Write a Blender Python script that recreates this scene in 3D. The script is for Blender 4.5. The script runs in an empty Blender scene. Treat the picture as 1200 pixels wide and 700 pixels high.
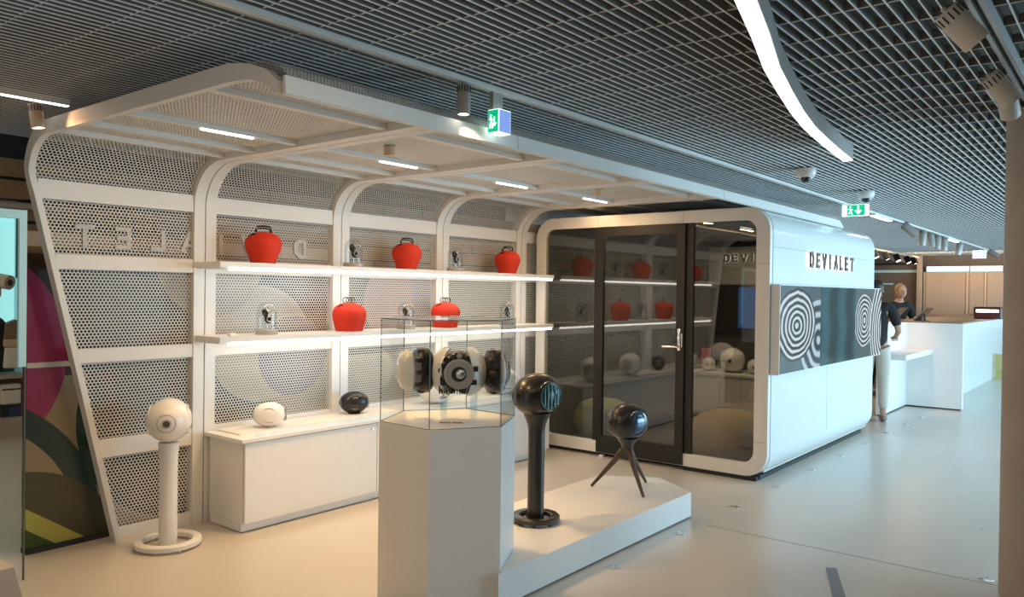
import bpy, bmesh, math, random
import numpy as np
from mathutils import Vector, Matrix
random.seed(4)
C = bpy.context.scene.collection
PI = math.pi
D = math.radians

# ------------------------------------------------------------------ camera
cam_data = bpy.data.cameras.new('camera'); cam = bpy.data.objects.new('camera', cam_data); C.objects.link(cam)
cam_data.sensor_width = 36; cam_data.lens = 924.136*36/1200
cam_data.clip_start = 0.05; cam_data.clip_end = 200
_r = Vector((0.62419091, -0.78116886, 0.01268535)); _u = Vector((-0.00143071, 0.01509385, 0.99988506)); _f = Vector((0.78127054, 0.62413732, -0.00830382))
m = Matrix((( _r.x, _u.x, -_f.x, 0), (_r.y, _u.y, -_f.y, 0), (_r.z, _u.z, -_f.z, 1.55), (0, 0, 0, 1)))
cam.matrix_world = m
bpy.context.scene.camera = cam
vs = bpy.context.scene.view_settings
vs.view_transform = 'Standard'; vs.look = 'None'; vs.gamma = 1; vs.use_curve_mapping = False
vs.exposure = -0.12

# ------------------------------------------------------------------ world and big lights
w = bpy.data.worlds.new('world'); bpy.context.scene.world = w; w.use_nodes = True
w.node_tree.nodes['Background'].inputs[0].default_value = (0.55, 0.80, 1.0, 1)
w.node_tree.nodes['Background'].inputs[1].default_value = 0.35

def area(name, loc, rot, sx, sy, power, col, spread=180):
    l = bpy.data.lights.new(name, 'AREA'); l.shape = 'RECTANGLE'; l.size = sx; l.size_y = sy
    l.energy = power; l.color = col; l.spread = D(spread)
    o = bpy.data.objects.new(name, l); C.objects.link(o); o.location = loc; o.rotation_euler = rot
    return o
def spot(name, loc, target, power, col, size=40, blend=.6, rad=.03):
    l = bpy.data.lights.new(name, 'SPOT'); l.energy = power; l.color = col; l.spot_size = D(size); l.spot_blend = blend; l.shadow_soft_size = rad
    o = bpy.data.objects.new(name, l); C.objects.link(o); o.location = loc
    o.rotation_euler = (Vector(target)-Vector(loc)).to_track_quat('-Z', 'Y').to_euler()
    return o
COOL = (0.50, 0.81, 1.0); WARM = (1.0, 0.64, 0.32); WARMW = (1.0, 0.76, 0.50)
# daylight through the long glass front beyond the right edge (faces +Y)
area('window_daylight', (13.5, -3.6, 1.35), (D(90), 0, 0), 15.0, 2.3, 1050, COOL)
# general warm light from the hall's ceiling lamps
area('hall_light_near', (0.8, 1.2, 2.46), (0, 0, 0), 3.0, 2.0, 17, WARMW)
area('hall_light_far', (14.0, 4.4, 2.46), (0, 0, 0), 6.0, 3.0, 120, WARMW)
area('hall_light_mid', (8.6, 0.6, 2.46), (0, 0, 0), 5.0, 1.2, 45, (.75, .9, 1.0))
area('hall_light_left', (1.0, 7.2, 2.46), (0, 0, 0), 3.0, 2.6, 32, WARMW)
area('back_wall_fill', (4.0, 7.0, 2.46), (0, 0, 0), 5.0, 2.0, 5, WARMW)  # unseen fill added to light the wall behind the pavilion
# unseen fill added behind the viewer's left for rib, pedestal and cabinet end
area('left_fill_light', (-2.7, 1.5, 1.5), (D(90), 0, D(-90)), 5.0, 1.8, 36, (1.0, .90, .76))
area('far_wall_wash', (18.9, 2.9, 2.40), (D(90), 0, D(-90)), 2.4, .2, 28, WARM)  # warm area light added to brighten the tan panels

# ------------------------------------------------------------------ materials
def mat(name, col, rough=.5, metal=0, emis=None, estr=0, noise=0, nscale=8, spec=.5, bump=0, coat=0):
    m = bpy.data.materials.new(name); m.use_nodes = True; nt = m.node_tree; b = nt.nodes['Principled BSDF']
    b.inputs['Base Color'].default_value = (*col, 1); b.inputs['Roughness'].default_value = rough; b.inputs['Metallic'].default_value = metal
    b.inputs['Specular IOR Level'].default_value = spec
    b.inputs['Coat Weight'].default_value = coat
    if emis: b.inputs['Emission Color'].default_value = (*emis, 1); b.inputs['Emission Strength'].default_value = estr
    if noise or bump:
        tc = nt.nodes.new('ShaderNodeTexCoord'); n = nt.nodes.new('ShaderNodeTexNoise'); n.inputs['Scale'].default_value = nscale; n.inputs['Detail'].default_value = 5
        nt.links.new(tc.outputs['Object'], n.inputs['Vector'])
        if noise:
            mx = nt.nodes.new('ShaderNodeMix'); mx.data_type = 'RGBA'
            mx.inputs[6].default_value = (*[max(0, c*(1-noise)) for c in col], 1); mx.inputs[7].default_value = (*[min(1, c*(1+noise)) for c in col], 1)
            nt.links.new(n.outputs['Fac'], mx.inputs[0]); nt.links.new(mx.outputs[2], b.inputs['Base Color'])
        if bump:
            bp = nt.nodes.new('ShaderNodeBump'); bp.inputs['Strength'].default_value = bump; bp.inputs['Distance'].default_value = .003
            nt.links.new(n.outputs['Fac'], bp.inputs['Height']); nt.links.new(bp.outputs[0], b.inputs['Normal'])
    return m
M = {}
M['white'] = mat('white_lacquer', (.80, .79, .77), .38, noise=.02)
M['white_metal'] = mat('white_metal', (.78, .77, .74), .42, noise=.02)
M['mesh_metal'] = mat('perforated_metal', (.66, .65, .61), .5)
M['booth_white'] = mat('gloss_white_panel', (.78, .82, .83), .16, noise=.02, nscale=3)
M['letters'] = mat('letter_grey', (.50, .49, .46), .5, noise=.05)
M['black'] = mat('black_plastic', (.012, .011, .010), .30, noise=.2)
M['satin_black'] = mat('satin_black', (.014, .012, .010), .33, noise=.2, nscale=20, coat=.3)
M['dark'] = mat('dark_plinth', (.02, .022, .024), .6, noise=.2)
M['frame_black'] = mat('black_steel_frame', (.012, .010, .008), .5, noise=.1)
M['red'] = mat('orange_red_felt', (.62, .030, .008), .75, noise=.15, nscale=60, bump=.3)
M['steel'] = mat('brushed_steel', (.6, .6, .6), .3, 1, noise=.1, nscale=40)
M['chrome'] = mat('chrome', (.8, .8, .8), .15, 1, noise=.03)
M['walnut'] = mat('walnut', (.07, .038, .022), .35, noise=.5, nscale=25)
M['pearl'] = mat('pearl_white_shell', (.82, .80, .77), .22, noise=.02, coat=.3)
M['ring_grey'] = mat('thin_grey_groove', (.35, .33, .30), .5, noise=.05)
M['grille'] = mat('dark_grille', (.10, .10, .095), .4, .5, noise=.5, nscale=300)
M['teal'] = mat('teal_sheen', (.03, .12, .13), .18, .3, noise=.3, nscale=10, coat=1)
M['blue_reflection'] = mat('black_gloss_blue_reflection', (.02, .075, .15), .18, .4, noise=.2, coat=1)  # blue reflection put into the base colour of a black driver
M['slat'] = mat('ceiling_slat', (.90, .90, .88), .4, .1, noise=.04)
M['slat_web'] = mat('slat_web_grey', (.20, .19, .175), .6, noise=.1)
M['void'] = mat('ceiling_void', (.17, .155, .14), .9, noise=.5, nscale=1.3)
M['lampgrey'] = mat('lamp_grey', (.42, .40, .38), .4, .2, noise=.05)
M['concrete'] = mat('column_concrete', (.42, .35, .29), .8, noise=.15, nscale=6, bump=.2)
M['led'] = mat('led_white', (1, 1, 1), .5, emis=(1, .93, .85), estr=6, noise=.01)
M['ledw'] = mat('led_warm', (1, 1, 1), .5, emis=(1, .86, .68), estr=9, noise=.01)
M['ring_led'] = mat('ring_led', (1, 1, 1), .5, emis=(1, .95, .9), estr=5, noise=.01)
M['sky_strip'] = mat('bright_window', (.6, .9, 1), .3, emis=(.5, .88, 1.0), estr=.8, noise=.05)
M['cyan_lit'] = mat('lit_cyan_panel', (.5, .85, .85), .3, emis=(.42, .88, .90), estr=.75, noise=.08, nscale=2)
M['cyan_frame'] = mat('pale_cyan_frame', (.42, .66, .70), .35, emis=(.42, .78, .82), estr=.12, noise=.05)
M['green'] = mat('sign_green', (.0, .5, .22), .4, emis=(.0, .62, .28), estr=.75, noise=.03)
M['signwhite'] = mat('sign_white', (.9, 1, .95), .4, emis=(.75, 1, .9), estr=1.6, noise=.02)
M['blue_edge'] = mat('sign_blue_edge', (.2, .3, .7), .3, emis=(.25, .38, .85), estr=.7, noise=.05)
M['halo'] = mat('letter_backlight', (1, 1, 1), .5, emis=(1, .95, .85), estr=4, noise=.01)
M['blackletter'] = mat('bronze_letter', (.09, .07, .055), .4, .3, noise=.1)
M['pouf_green'] = mat('olive_boucle', (.50, .52, .24), .95, noise=.35, nscale=60, bump=1)
M['pouf_brown'] = mat('taupe_boucle', (.60, .46, .32), .95, noise=.3, nscale=60, bump=1)
M['tan'] = mat('tan_panel', (.46, .35, .27), .55, noise=.08, nscale=3)
M['taupe'] = mat('taupe_wall', (.17, .13, .105), .7, noise=.15, nscale=2)
M['wood'] = mat('raw_timber', (.34, .21, .10), .7, noise=.45, nscale=4, bump=.3)
M['woodtop'] = mat('wood_counter', (.38, .24, .15), .4, noise=.3, nscale=5)
M['beigebeam'] = mat('beige_beam', (.66, .50, .36), .6, noise=.08)
M['pipe'] = mat('pipe_paint', (.45, .37, .33), .5, noise=.08)
M['skin'] = mat('skin', (.48, .28, .19), .5, noise=.06)
M['hair'] = mat('dark_hair', (.018, .012, .009), .5, noise=.3, nscale=40)
M['blond'] = mat('fair_hair', (.24, .14, .07), .5, noise=.25, nscale=40)
M['cloth_black'] = mat('black_cloth', (.012, .012, .013), .85, noise=.3, nscale=30)
M['cloth_cream'] = mat('cream_trousers', (.55, .53, .47), .85, noise=.1, nscale=30)
M['shoe'] = mat('tan_shoe', (.20, .15, .12), .6, noise=.2)
M['yellow'] = mat('gold_panel', (.55, .45, .18), .3, .4, noise=.4, nscale=12)
M['bluepanel'] = mat('blue_panel', (.035, .10, .30), .3, noise=.1)
M['khaki'] = mat('khaki_bag', (.22, .18, .12), .8, noise=.2)
M['navy'] = mat('navy_cloth', (.02, .04, .12), .8, noise=.2)
M['maroon'] = mat('maroon_case', (.09, .02, .02), .3, noise=.1)
M['redlabel'] = mat('red_label', (.65, .10, .08), .5, noise=.05)
M['pink'] = mat('pink_card', (.75, .22, .30), .6, noise=.05)
M['clear_edge'] = mat('glass_edge_green', (.10, .14, .125), .2, noise=.1)
M['graybox'] = mat('grey_plinth', (.44, .40, .36), .6, noise=.05)
M['beigebox'] = mat('beige_box', (.66, .55, .45), .5, noise=.05)
M['lampbeige'] = mat('lamp_beige', (.60, .55, .49), .45, noise=.04)
M['lining'] = mat('dark_acoustic_lining', (.075, .078, .066), .9, noise=.15, nscale=30)
M['tape'] = mat('grey_tape', (.22, .25, .28), .6, noise=.08)

def glassmat(name, tint, gloss, rough=.0, groll=(1, 1, 1)):
    m = bpy.data.materials.new(name); m.use_nodes = True; nt = m.node_tree; nt.nodes.clear()
    o = nt.nodes.new('ShaderNodeOutputMaterial'); t = nt.nodes.new('ShaderNodeBsdfTransparent'); t.inputs[0].default_value = (*tint, 1)
    g = nt.nodes.new('ShaderNodeBsdfGlossy'); g.inputs['Roughness'].default_value = rough; g.inputs[0].default_value = (*groll, 1)
    mx = nt.nodes.new('ShaderNodeMixShader'); lw = nt.nodes.new('ShaderNodeLayerWeight'); fr = nt.nodes.new('ShaderNodeMath'); fr.operation = 'POWER'; fr.inputs[1].default_value = 4; nt.links.new(lw.outputs['Facing'], fr.inputs[0])
    mul = nt.nodes.new('ShaderNodeMath'); mul.operation = 'MULTIPLY_ADD'; mul.inputs[1].default_value = .7; mul.inputs[2].default_value = gloss; mul.use_clamp = True
    nt.links.new(fr.outputs[0], mul.inputs[0]); nt.links.new(mul.outputs[0], mx.inputs[0])
    nt.links.new(t.outputs[0], mx.inputs[1]); nt.links.new(g.outputs[0], mx.inputs[2]); nt.links.new(mx.outputs[0], o.inputs[0])
    return m
M['glass'] = glassmat('clear_glass', (.985, .996, .992), .012)
M['tinted'] = glassmat('smoked_reflective_glass', (.64, .65, .625), .085)
M['domeglass'] = glassmat('dome_glass', (.90, .91, .91), .04, .05)
M['acrylic'] = glassmat('acrylic_strip', (.85, .92, .97), .05, .1)

class NT:
    """tiny expression helper for procedural materials"""
    def __init__(s, m): s.nt = m.node_tree; s.n = s.nt.nodes; s.l = s.nt.links
    def put(s, sock, v):
        if isinstance(v, (int, float)): sock.default_value = v
        elif isinstance(v, tuple): sock.default_value = (*v, 1) if len(v) == 3 else v
        else: s.l.new(v, sock)
    def m(s, op, a, b=0.0, c=0.0):
        n = s.n.new('ShaderNodeMath'); n.operation = op
        for i, v in enumerate((a, b, c)): s.put(n.inputs[i], v)
        return n.outputs[0]
    def mix(s, f, a, b):
        n = s.n.new('ShaderNodeMix'); n.data_type = 'RGBA'; s.put(n.inputs[0], f); s.put(n.inputs[6], a); s.put(n.inputs[7], b); return n.outputs[2]
    def xyz(s):
        t = s.n.new('ShaderNodeTexCoord'); p = s.n.new('ShaderNodeSeparateXYZ'); s.l.new(t.outputs['Object'], p.inputs[0]); s.vec = t.outputs['Object']; return p.outputs
    def noise(s, sc, det=3):
        n = s.n.new('ShaderNodeTexNoise'); n.inputs['Scale'].default_value = sc; n.inputs['Detail'].default_value = det; s.l.new(s.vec, n.inputs['Vector']); return n.outputs['Fac']
    def dist(s, x, z, cx, cz, ax=1.0, az=1.0):
        a = s.m('MULTIPLY', s.m('SUBTRACT', x, cx), ax); b = s.m('MULTIPLY', s.m('SUBTRACT', z, cz), az)
        return s.m('SQRT', s.m('ADD', s.m('MULTIPLY', a, a), s.m('MULTIPLY', b, b)))

# ------------------------------------------------------------------ mesh helpers
class MB:
    def __init__(s): s.bm = bmesh.new()
    def face(s, vs, smooth=False):
        try:
            f = s.bm.faces.new(vs); f.smooth = smooth; return f
        except ValueError: return None
    def box(s, x0, x1, y0, y1, z0, z1, bev=0):
        v = [s.bm.verts.new((x, y, z)) for x in (x0, x1) for y in (y0, y1) for z in (z0, z1)]
        fs = [s.face([v[i] for i in q]) for q in ((0, 1, 3, 2), (4, 6, 7, 5), (0, 4, 5, 1), (2, 3, 7, 6), (0, 2, 6, 4), (1, 5, 7, 3))]
        if bev:
            es = list({e for f in fs for e in f.edges}); bmesh.ops.bevel(s.bm, geom=es, offset=bev, segments=2, affect='EDGES', profile=.5)
        return s
    def prism(s, pts, a, b, axis='z', bev=0):
        """polygon pts (2D) extruded between a and b along axis"""
        def P(p, h):
            return {'z': (p[0], p[1], h), 'y': (p[0], h, p[1]), 'x': (h, p[0], p[1])}[axis]
        A = [s.bm.verts.new(P(p, a)) for p in pts]; B = [s.bm.verts.new(P(p, b)) for p in pts]
        n = len(pts); fs = [s.face(A[::-1]), s.face(B)]
        for i in range(n): fs.append(s.face([A[i], A[(i+1) % n], B[(i+1) % n], B[i]]))
        if bev:
            es = list({e for f in fs[:2] for e in f.edges}); bmesh.ops.bevel(s.bm, geom=es, offset=bev, segments=2, affect='EDGES', profile=.5)
        return s
    def lathe(s, prof, n=32, M_=None, cap=True, smooth=True):
        M_ = M_ or Matrix(); rings = []
        for r, z in prof:
            if r < 1e-5: rings.append([s.bm.verts.new(M_ @ Vector((0, 0, z)))])
            else: rings.append([s.bm.verts.new(M_ @ Vector((r*math.cos(2*PI*i/n), r*math.sin(2*PI*i/n), z))) for i in range(n)])
        for a, b in zip(rings, rings[1:]):
            for i in range(n):
                j = (i+1) % n
                if len(a) == 1 and len(b) == 1: continue
                if len(a) == 1: s.face([a[0], b[j], b[i]], smooth)
                elif len(b) == 1: s.face([a[i], a[j], b[0]], smooth)
                else: s.face([a[i], a[j], b[j], b[i]], smooth)
        if cap:
            if len(rings[0]) > 1: s.face(rings[0][::-1])
            if len(rings[-1]) > 1: s.face(rings[-1])
        return s
    def cyl(s, p, q, r, r2=None, n=16, smooth=True):
        p = Vector(p); q = Vector(q); d = q-p; r2 = r if r2 is None else r2
        Mx = Matrix.Translation(p) @ d.to_track_quat('Z', 'Y').to_matrix().to_4x4()
        return s.lathe([(r, 0), (r2, d.length)], n, Mx, True, smooth)
    def tube(s, pts, r, n=8, closed=False):
        pts = [Vector(p) for p in pts]; rings = []; N = len(pts)
        for i, p in enumerate(pts):
            a = pts[(i-1) % N] if (closed or i) else p; b = pts[(i+1) % N] if (closed or i < N-1) else p
            t = (b-a).normalized(); ref = Vector((0, 0, 1)) if abs(t.z) < .9 else Vector((1, 0, 0))
            u = t.cross(ref).normalized(); v = u.cross(t); rr = r[i] if isinstance(r, (list, tuple)) else r
            rings.append([s.bm.verts.new(p+rr*(math.cos(2*PI*k/n)*u+math.sin(2*PI*k/n)*v)) for k in range(n)])
        for i in range(N if closed else N-1):
            a = rings[i]; b = rings[(i+1) % N]
            for k in range(n): s.face([a[k], a[(k+1) % n], b[(k+1) % n], b[k]], True)
        if not closed: s.face(rings[0][::-1]); s.face(rings[-1])
        return s
    def torus(s, c, axis, R, r, n=40, k=8, sx=1.0):
        c = Vector(c); q = Vector(axis).to_track_quat('Z', 'Y')
        pts = [c+q @ Vector((R*math.cos(2*PI*i/n)*sx, R*math.sin(2*PI*i/n), 0)) for i in range(n)]
        return s.tube(pts, r, k, True)
    def ellipsoid(s, c, rx, ry, rz, nu=32, nv=20, M_=None):
        M_ = (M_ or Matrix()) @ Matrix.Translation(c) @ Matrix.Diagonal((rx, ry, rz, 1))
        return s.lathe([(math.sin(PI*i/nv), -math.cos(PI*i/nv)) for i in range(nv+1)], nu, M_)
    def obj(s, name, mat_, parent=None, recalc=True):
        if recalc: bmesh.ops.recalc_face_normals(s.bm, faces=s.bm.faces)
        me = bpy.data.meshes.new(name); sm = any(f.smooth for f in s.bm.faces); s.bm.to_mesh(me); s.bm.free(); me.materials.append(mat_)
        if sm: me.set_sharp_from_angle(angle=D(38))
        o = bpy.data.objects.new(name, me); C.objects.link(o)
        if parent: o.parent = parent
        return o
def tag(o, label, cat, group=None, kind=None):
    o['label'] = label; o['category'] = cat
    if group: o['group'] = group
    if kind: o['kind'] = kind
    return o
def thing(name, label, cat, loc=(0, 0, 0), rz=0, group=None):
    o = bpy.data.objects.new(name, None); C.objects.link(o); o.location = loc; o.rotation_euler = (0, 0, rz); o.empty_display_size = .1
    return tag(o, label, cat, group)
def struct(o, label=None):
    o['kind'] = 'structure'
    if label: o['label'] = label
    return o
def dup(root, loc, label, rz=None):
    r = root.copy(); C.objects.link(r); r.location = loc; r['label'] = label
    if rz is not None: r.rotation_euler = (0, 0, rz)
    for ch in list(root.children):
        c = ch.copy(); C.objects.link(c); c.parent = r
        for g in ch.children:
            d = g.copy(); C.objects.link(d); d.parent = c
    return r
def mesh_np(name, verts, faces, mat_):
    me = bpy.data.meshes.new(name); v = np.asarray(verts, np.float32); f = np.asarray(faces, np.int32); k = f.shape[1]
    me.vertices.add(len(v)); me.vertices.foreach_set('co', v.ravel()); me.loops.add(f.size); me.loops.foreach_set('vertex_index', f.ravel())
    me.polygons.add(len(f)); me.polygons.foreach_set('loop_start', np.arange(0, f.size, k, dtype=np.int32)); me.update(calc_edges=True); me.validate()
    me.materials.append(mat_); return me

# ------------------------------------------------------------------ setting: floor
fm = mat('polished_resin_floor', (.60, .56, .50), .27, noise=.10, nscale=.9, spec=.6)
nt = fm.node_tree; b = nt.nodes['Principled BSDF']
n2 = nt.nodes.new('ShaderNodeTexNoise'); n2.inputs['Scale'].default_value = 2.3; n2.inputs['Detail'].default_value = 6
rr = nt.nodes.new('ShaderNodeMapRange'); rr.inputs[3].default_value = .2; rr.inputs[4].default_value = .38
nt.links.new(n2.outputs['Fac'], rr.inputs[0]); nt.links.new(rr.outputs[0], b.inputs['Roughness'])
struct(MB().box(-3, 22, -3.8, 11, -.12, 0).obj('floor', fm), 'pale polished resin floor')
struct(MB().box(4.95, 4.956, .2, 2.26, 0, .0012).obj('trim_1', M['ring_grey']), 'thin saw-cut joint across the floor')
tag(MB().prism([(4.63, 1.385), (4.66, 1.335), (3.9, 1.03), (3.86, 1.09)], 0.0, .003).obj('floor_tape', M['tape']), 'short strip of grey tape stuck on the pale floor at the bottom', 'tape')

# ceiling void slab and walls
struct(MB().box(-3, 22, -3.8, 11, 3.05, 3.2).obj('ceiling', M['void']), 'dark soffit above the open slat grid')
struct(MB().box(20.6, 20.8, -3.8, 11, 0, 3.2).obj('wall_far', M['taupe']), 'far wall of the hall')
struct(MB().box(-3.2, -3, -3.8, 11, 0, 3.2).obj('wall_left', M['taupe']), 'wall behind the viewer')
struct(MB().box(-3, 22, 11, 11.2, 0, 3.2).obj('wall_back', M['taupe']), 'back wall of the hall')
struct(MB().box(-3, 5.5, -3.9, -3.8, 0, 3.2).obj('wall_right', M['taupe']), 'solid part of the near side wall')

# open slat ceiling, every blade a part
grid = thing('slat_ceiling', 'open metal grid ceiling of thin pale blades over the whole hall', 'ceiling grid', (0, 0, 2.52)); grid['kind'] = 'structure'
del grid['category']
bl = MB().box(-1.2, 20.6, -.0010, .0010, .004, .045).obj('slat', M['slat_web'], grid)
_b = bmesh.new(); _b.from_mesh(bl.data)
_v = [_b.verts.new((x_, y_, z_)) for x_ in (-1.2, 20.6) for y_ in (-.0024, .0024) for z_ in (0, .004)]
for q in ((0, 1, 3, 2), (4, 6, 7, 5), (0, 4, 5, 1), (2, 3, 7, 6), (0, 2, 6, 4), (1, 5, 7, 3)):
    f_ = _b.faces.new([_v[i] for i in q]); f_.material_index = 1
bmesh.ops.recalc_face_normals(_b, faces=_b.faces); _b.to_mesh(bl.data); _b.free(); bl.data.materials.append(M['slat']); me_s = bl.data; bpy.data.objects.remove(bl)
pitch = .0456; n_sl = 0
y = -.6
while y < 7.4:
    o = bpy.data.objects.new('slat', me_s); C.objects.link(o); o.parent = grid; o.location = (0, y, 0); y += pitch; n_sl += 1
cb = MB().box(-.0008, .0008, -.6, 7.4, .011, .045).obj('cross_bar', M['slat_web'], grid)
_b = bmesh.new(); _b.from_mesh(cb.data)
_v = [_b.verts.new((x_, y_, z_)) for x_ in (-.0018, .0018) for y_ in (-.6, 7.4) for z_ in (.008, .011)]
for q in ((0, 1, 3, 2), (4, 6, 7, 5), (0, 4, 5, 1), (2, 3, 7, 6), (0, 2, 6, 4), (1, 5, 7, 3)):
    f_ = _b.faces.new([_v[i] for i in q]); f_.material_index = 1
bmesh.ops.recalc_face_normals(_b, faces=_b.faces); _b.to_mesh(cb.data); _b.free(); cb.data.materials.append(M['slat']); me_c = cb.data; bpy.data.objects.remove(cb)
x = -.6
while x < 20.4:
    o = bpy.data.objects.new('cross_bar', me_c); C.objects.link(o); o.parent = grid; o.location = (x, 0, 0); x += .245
mb = MB()
for xx in (2.46, 3.85):
    yy = -.3+.02
    while yy < 3.2:
        mb.box(xx-.002, xx+.002, yy+.001, yy+.005, -.006, .03); yy += pitch*1.0
mb.obj('clip', M['dark'], grid)['kind'] = 'stuff'
# services glimpsed above the grid
for i, (yy, zz, r) in enumerate(((1.0, 2.8, .09), (4.4, 2.78, .11), (6.3, 2.8, .08))):
    tag(MB().cyl((-2, yy, zz), (20, yy, zz), r, n=16).obj('ceiling_duct', M['void']), ['dark duct above the grid over the open floor', 'dark duct above the grid over the pavilion wall', 'dark duct above the grid behind the pavilion'][i], 'duct')

# ------------------------------------------------------------------ right column
col_c = None
import math as _m
# tangent column standing at the right edge
tag(MB().lathe([(.21, 0), (.21, 2.52)], 48, Matrix.Translation((4.90, .365, 0))).obj('round_column', M['concrete']), 'round beige concrete column at the right edge', 'column')

# ------------------------------------------------------------------ perforated pavilion
YI, YO, ZU, ZT = 4.83, 4.90, 2.355, 2.43
def arc(cy, cz, ry, rz, a0, a1, n):
    return [(cy+ry*math.cos(D(a0+(a1-a0)*i/n)), cz+rz*math.sin(D(a0+(a1-a0)*i/n))) for i in range(n+1)]
prof_in = [(YI, 0.0), (YI, 1.0), (YI, 2.08)] + arc(YI-.31, 2.08, .31, ZU-2.08, 8, 90, 10) + [(4.0, ZU), (3.2, ZU), (2.78, ZU)] + [(2.66, 2.345), (2.56, 2.315), (2.49, 2.27)]
prof_out = [(YO, 0.0), (YO, 1.0), (YO, 2.08)] + arc(YO-.36, 2.08, .36, ZT-2.08, 8, 90, 10) + [(4.0, ZT), (3.2, ZT), (2.80, ZT)] + [(2.66, 2.405), (2.56, 2.37), (2.49, 2.318)]
def xend(z):
    if z < 2.0: return 2.236-.2225*z
    if z < 2.2: return 1.791-(z-2.0)*.3
    return 1.731-(z-2.2)*.1
def rib(x0, x1, parent, name='rib', slanted=False, material='white_metal', pin=prof_in, pout=prof_out, dy=0):
    b = MB(); rows = []
    for (a, c) in zip(pin, pout):
        xs = xend((a[1]+c[1])/2) if slanted else 0
        rows.append([b.bm.verts.new((x0+xs, a[0], a[1])), b.bm.verts.new((x1+xs, a[0], a[1])), b.bm.verts.new((x1+xs, c[0], c[1])), b.bm.verts.new((x0+xs, c[0], c[1]))])
    for A, B in zip(rows, rows[1:]):
        for i in range(4): b.face([A[i], A[(i+1) % 4], B[(i+1) % 4], B[i]], False)
    b.face(rows[0]); b.face(rows[-1][::-1])
    return b.obj(name, M[material], parent)
pav = thing('display_pavilion', 'white perforated metal pavilion curving from back wall into a canopy', 'pavilion', (0, 0, 0))
rib(0, .035, pav, 'end_rib', slanted=True)
RX = [2.80, 3.93, 5.06, 6.19]
for x in RX:
    rib(x-.078, x-.004, pav); rib(x+.004, x+.078, pav)
# horizontal bands of the back wall and the purlins, bay by bay
bays = [(None, 2.72)] + [(a+.08, b-.08) for a, b in zip(RX, RX[1:])]
for i, (x0, x1) in enumerate(bays):
    for (z0, z1) in ((2.045, 2.155), (1.65, 1.735), (1.10, 1.185), (.525, .635), (0.0, .085)):
        xa = (xend((z0+z1)/2)+.03) if x0 is None else x0
        MB().box(xa, x1, YI+.006, YI+.03, z0, z1).obj('cross_band', M['white_metal'], pav)
roof_bays = [(1.745, 2.72)] + bays[1:] + [(6.27, 7.36), (7.40, 8.60)]
for i, (x0, x1) in enumerate(roof_bays):
    for yy in (3.02, 3.76, 4.18, 4.50):
        MB().box(x0, x1, yy-.022, yy+.022, ZU+.01, ZU+.05).obj('purlin', M['white_metal'], pav)
for x in (7.38, 8.58):
    rib(x-.02, x+.02, pav, 'rib', pin=prof_in[13:], pout=prof_out[13:])
# front lip, two long lengths with a joint
def lip(x0, x1, skew=0):
    b = MB(); sec = [(2.455, 2.268), (2.475, 2.262), (2.475, 2.335), (2.462, 2.335)]
    A = [b.bm.verts.new((x0, p, q)) for p, q in sec]; B = [b.bm.verts.new((x1+skew*(q-2.26), p, q)) for p, q in sec]
    for i in range(4): b.face([A[i], A[(i+1) % 4], B[(i+1) % 4], B[i]])
    b.face(A); b.face(B[::-1]); b.obj('front_lip', M['white_metal'], pav)
lip(1.735, 3.108); lip(3.114, 5.6); lip(5.606, 8.66, -2.0)
# perforated sheets: hexagonal holes cut into real sheet
def sheet_path(pts):
    P = np.array(pts); seg = np.hypot(*(P[1:]-P[:-1]).T); s = np.concatenate([[0], np.cumsum(seg)]); return P, s
mid = [((a[0]+b[0])/2, (a[1]+b[1])/2) for a, b in zip(prof_in, prof_out)]
def perf(name, x0, x1, path, p=.0215, ratio=.70, slanted=False, parent=None):
    P, s = sheet_path(path); L = s[-1]; dv = p*.8660254
    nx = int((x1-x0)/p)+1; ns = int(L/dv)+1
    cx = []; cs = []
    for j in range(ns):
        for i in range(nx):
            cx.append(x0+(i+(.5 if j % 2 else 0))*p); cs.append(j*dv)
    cx = np.array(cx); cs = np.array(cs)
    if slanted:
        z = np.interp(cs, s, P[:, 1]); lim = np.array([xend(v) for v in z])+.03; k = cx > lim; cx = cx[k]; cs = cs[k]
    k = (cx < x1) & (cs < L); cx = cx[k]; cs = cs[k]
    ang = np.radians(30+60*np.arange(6)); R = p/math.sqrt(3)
    ox = np.cos(ang); oz = np.sin(ang)
    VX = np.concatenate([cx[:, None]+R*ox, cx[:, None]+R*ratio*ox], 1); VS = np.concatenate([cs[:, None]+R*oz, cs[:, None]+R*ratio*oz], 1)
    VS = np.clip(VS, 0, L)
    Y = np.interp(VS, s, P[:, 0]); Z = np.interp(VS, s, P[:, 1])
    V = np.stack([VX, Y, Z], -1).reshape(-1, 3)
    base = (np.arange(len(cx))*12)[:, None, None]
    q = np.array([[i, (i+1) % 6, 6+(i+1) % 6, 6+i] for i in range(6)])[None]
    F = (base+q).reshape(-1, 4)
    me = mesh_np(name, V, F, M['mesh_metal'])
    o = bpy.data.objects.new(name, me); C.objects.link(o); o.parent = parent; o['kind'] = 'stuff'
    return o
wallpath = [(y_+.0, z_) for y_, z_ in mid]
KW = 13
roofpath = mid[KW:]; wallpath = mid[:KW+1]
perf('perforated_sheet', 6.27, 6.95, wallpath, parent=pav)
for z0, z1 in ((2.045, 2.155), (1.65, 1.735), (1.10, 1.185), (.525, .635), (0.0, .085)):
    MB().box(6.27, 6.95, YI+.006, YI+.03, z0, z1).obj('cross_band', M['white_metal'], pav)
perf('perforated_sheet', 1.60, 2.725, wallpath, slanted=True, parent=pav)
perf('roof_sheet', 1.76, 2.725, roofpath, p=.018, ratio=.38, parent=pav)
rs_ = perf('roof_sheet', 2.875, 3.86, roofpath, p=.018, ratio=.38, parent=pav)
for k in (1, 2, 3.04, 4.06):
    o = rs_.copy(); C.objects.link(o); o.parent = pav; o.location.x = 1.13*k
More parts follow.
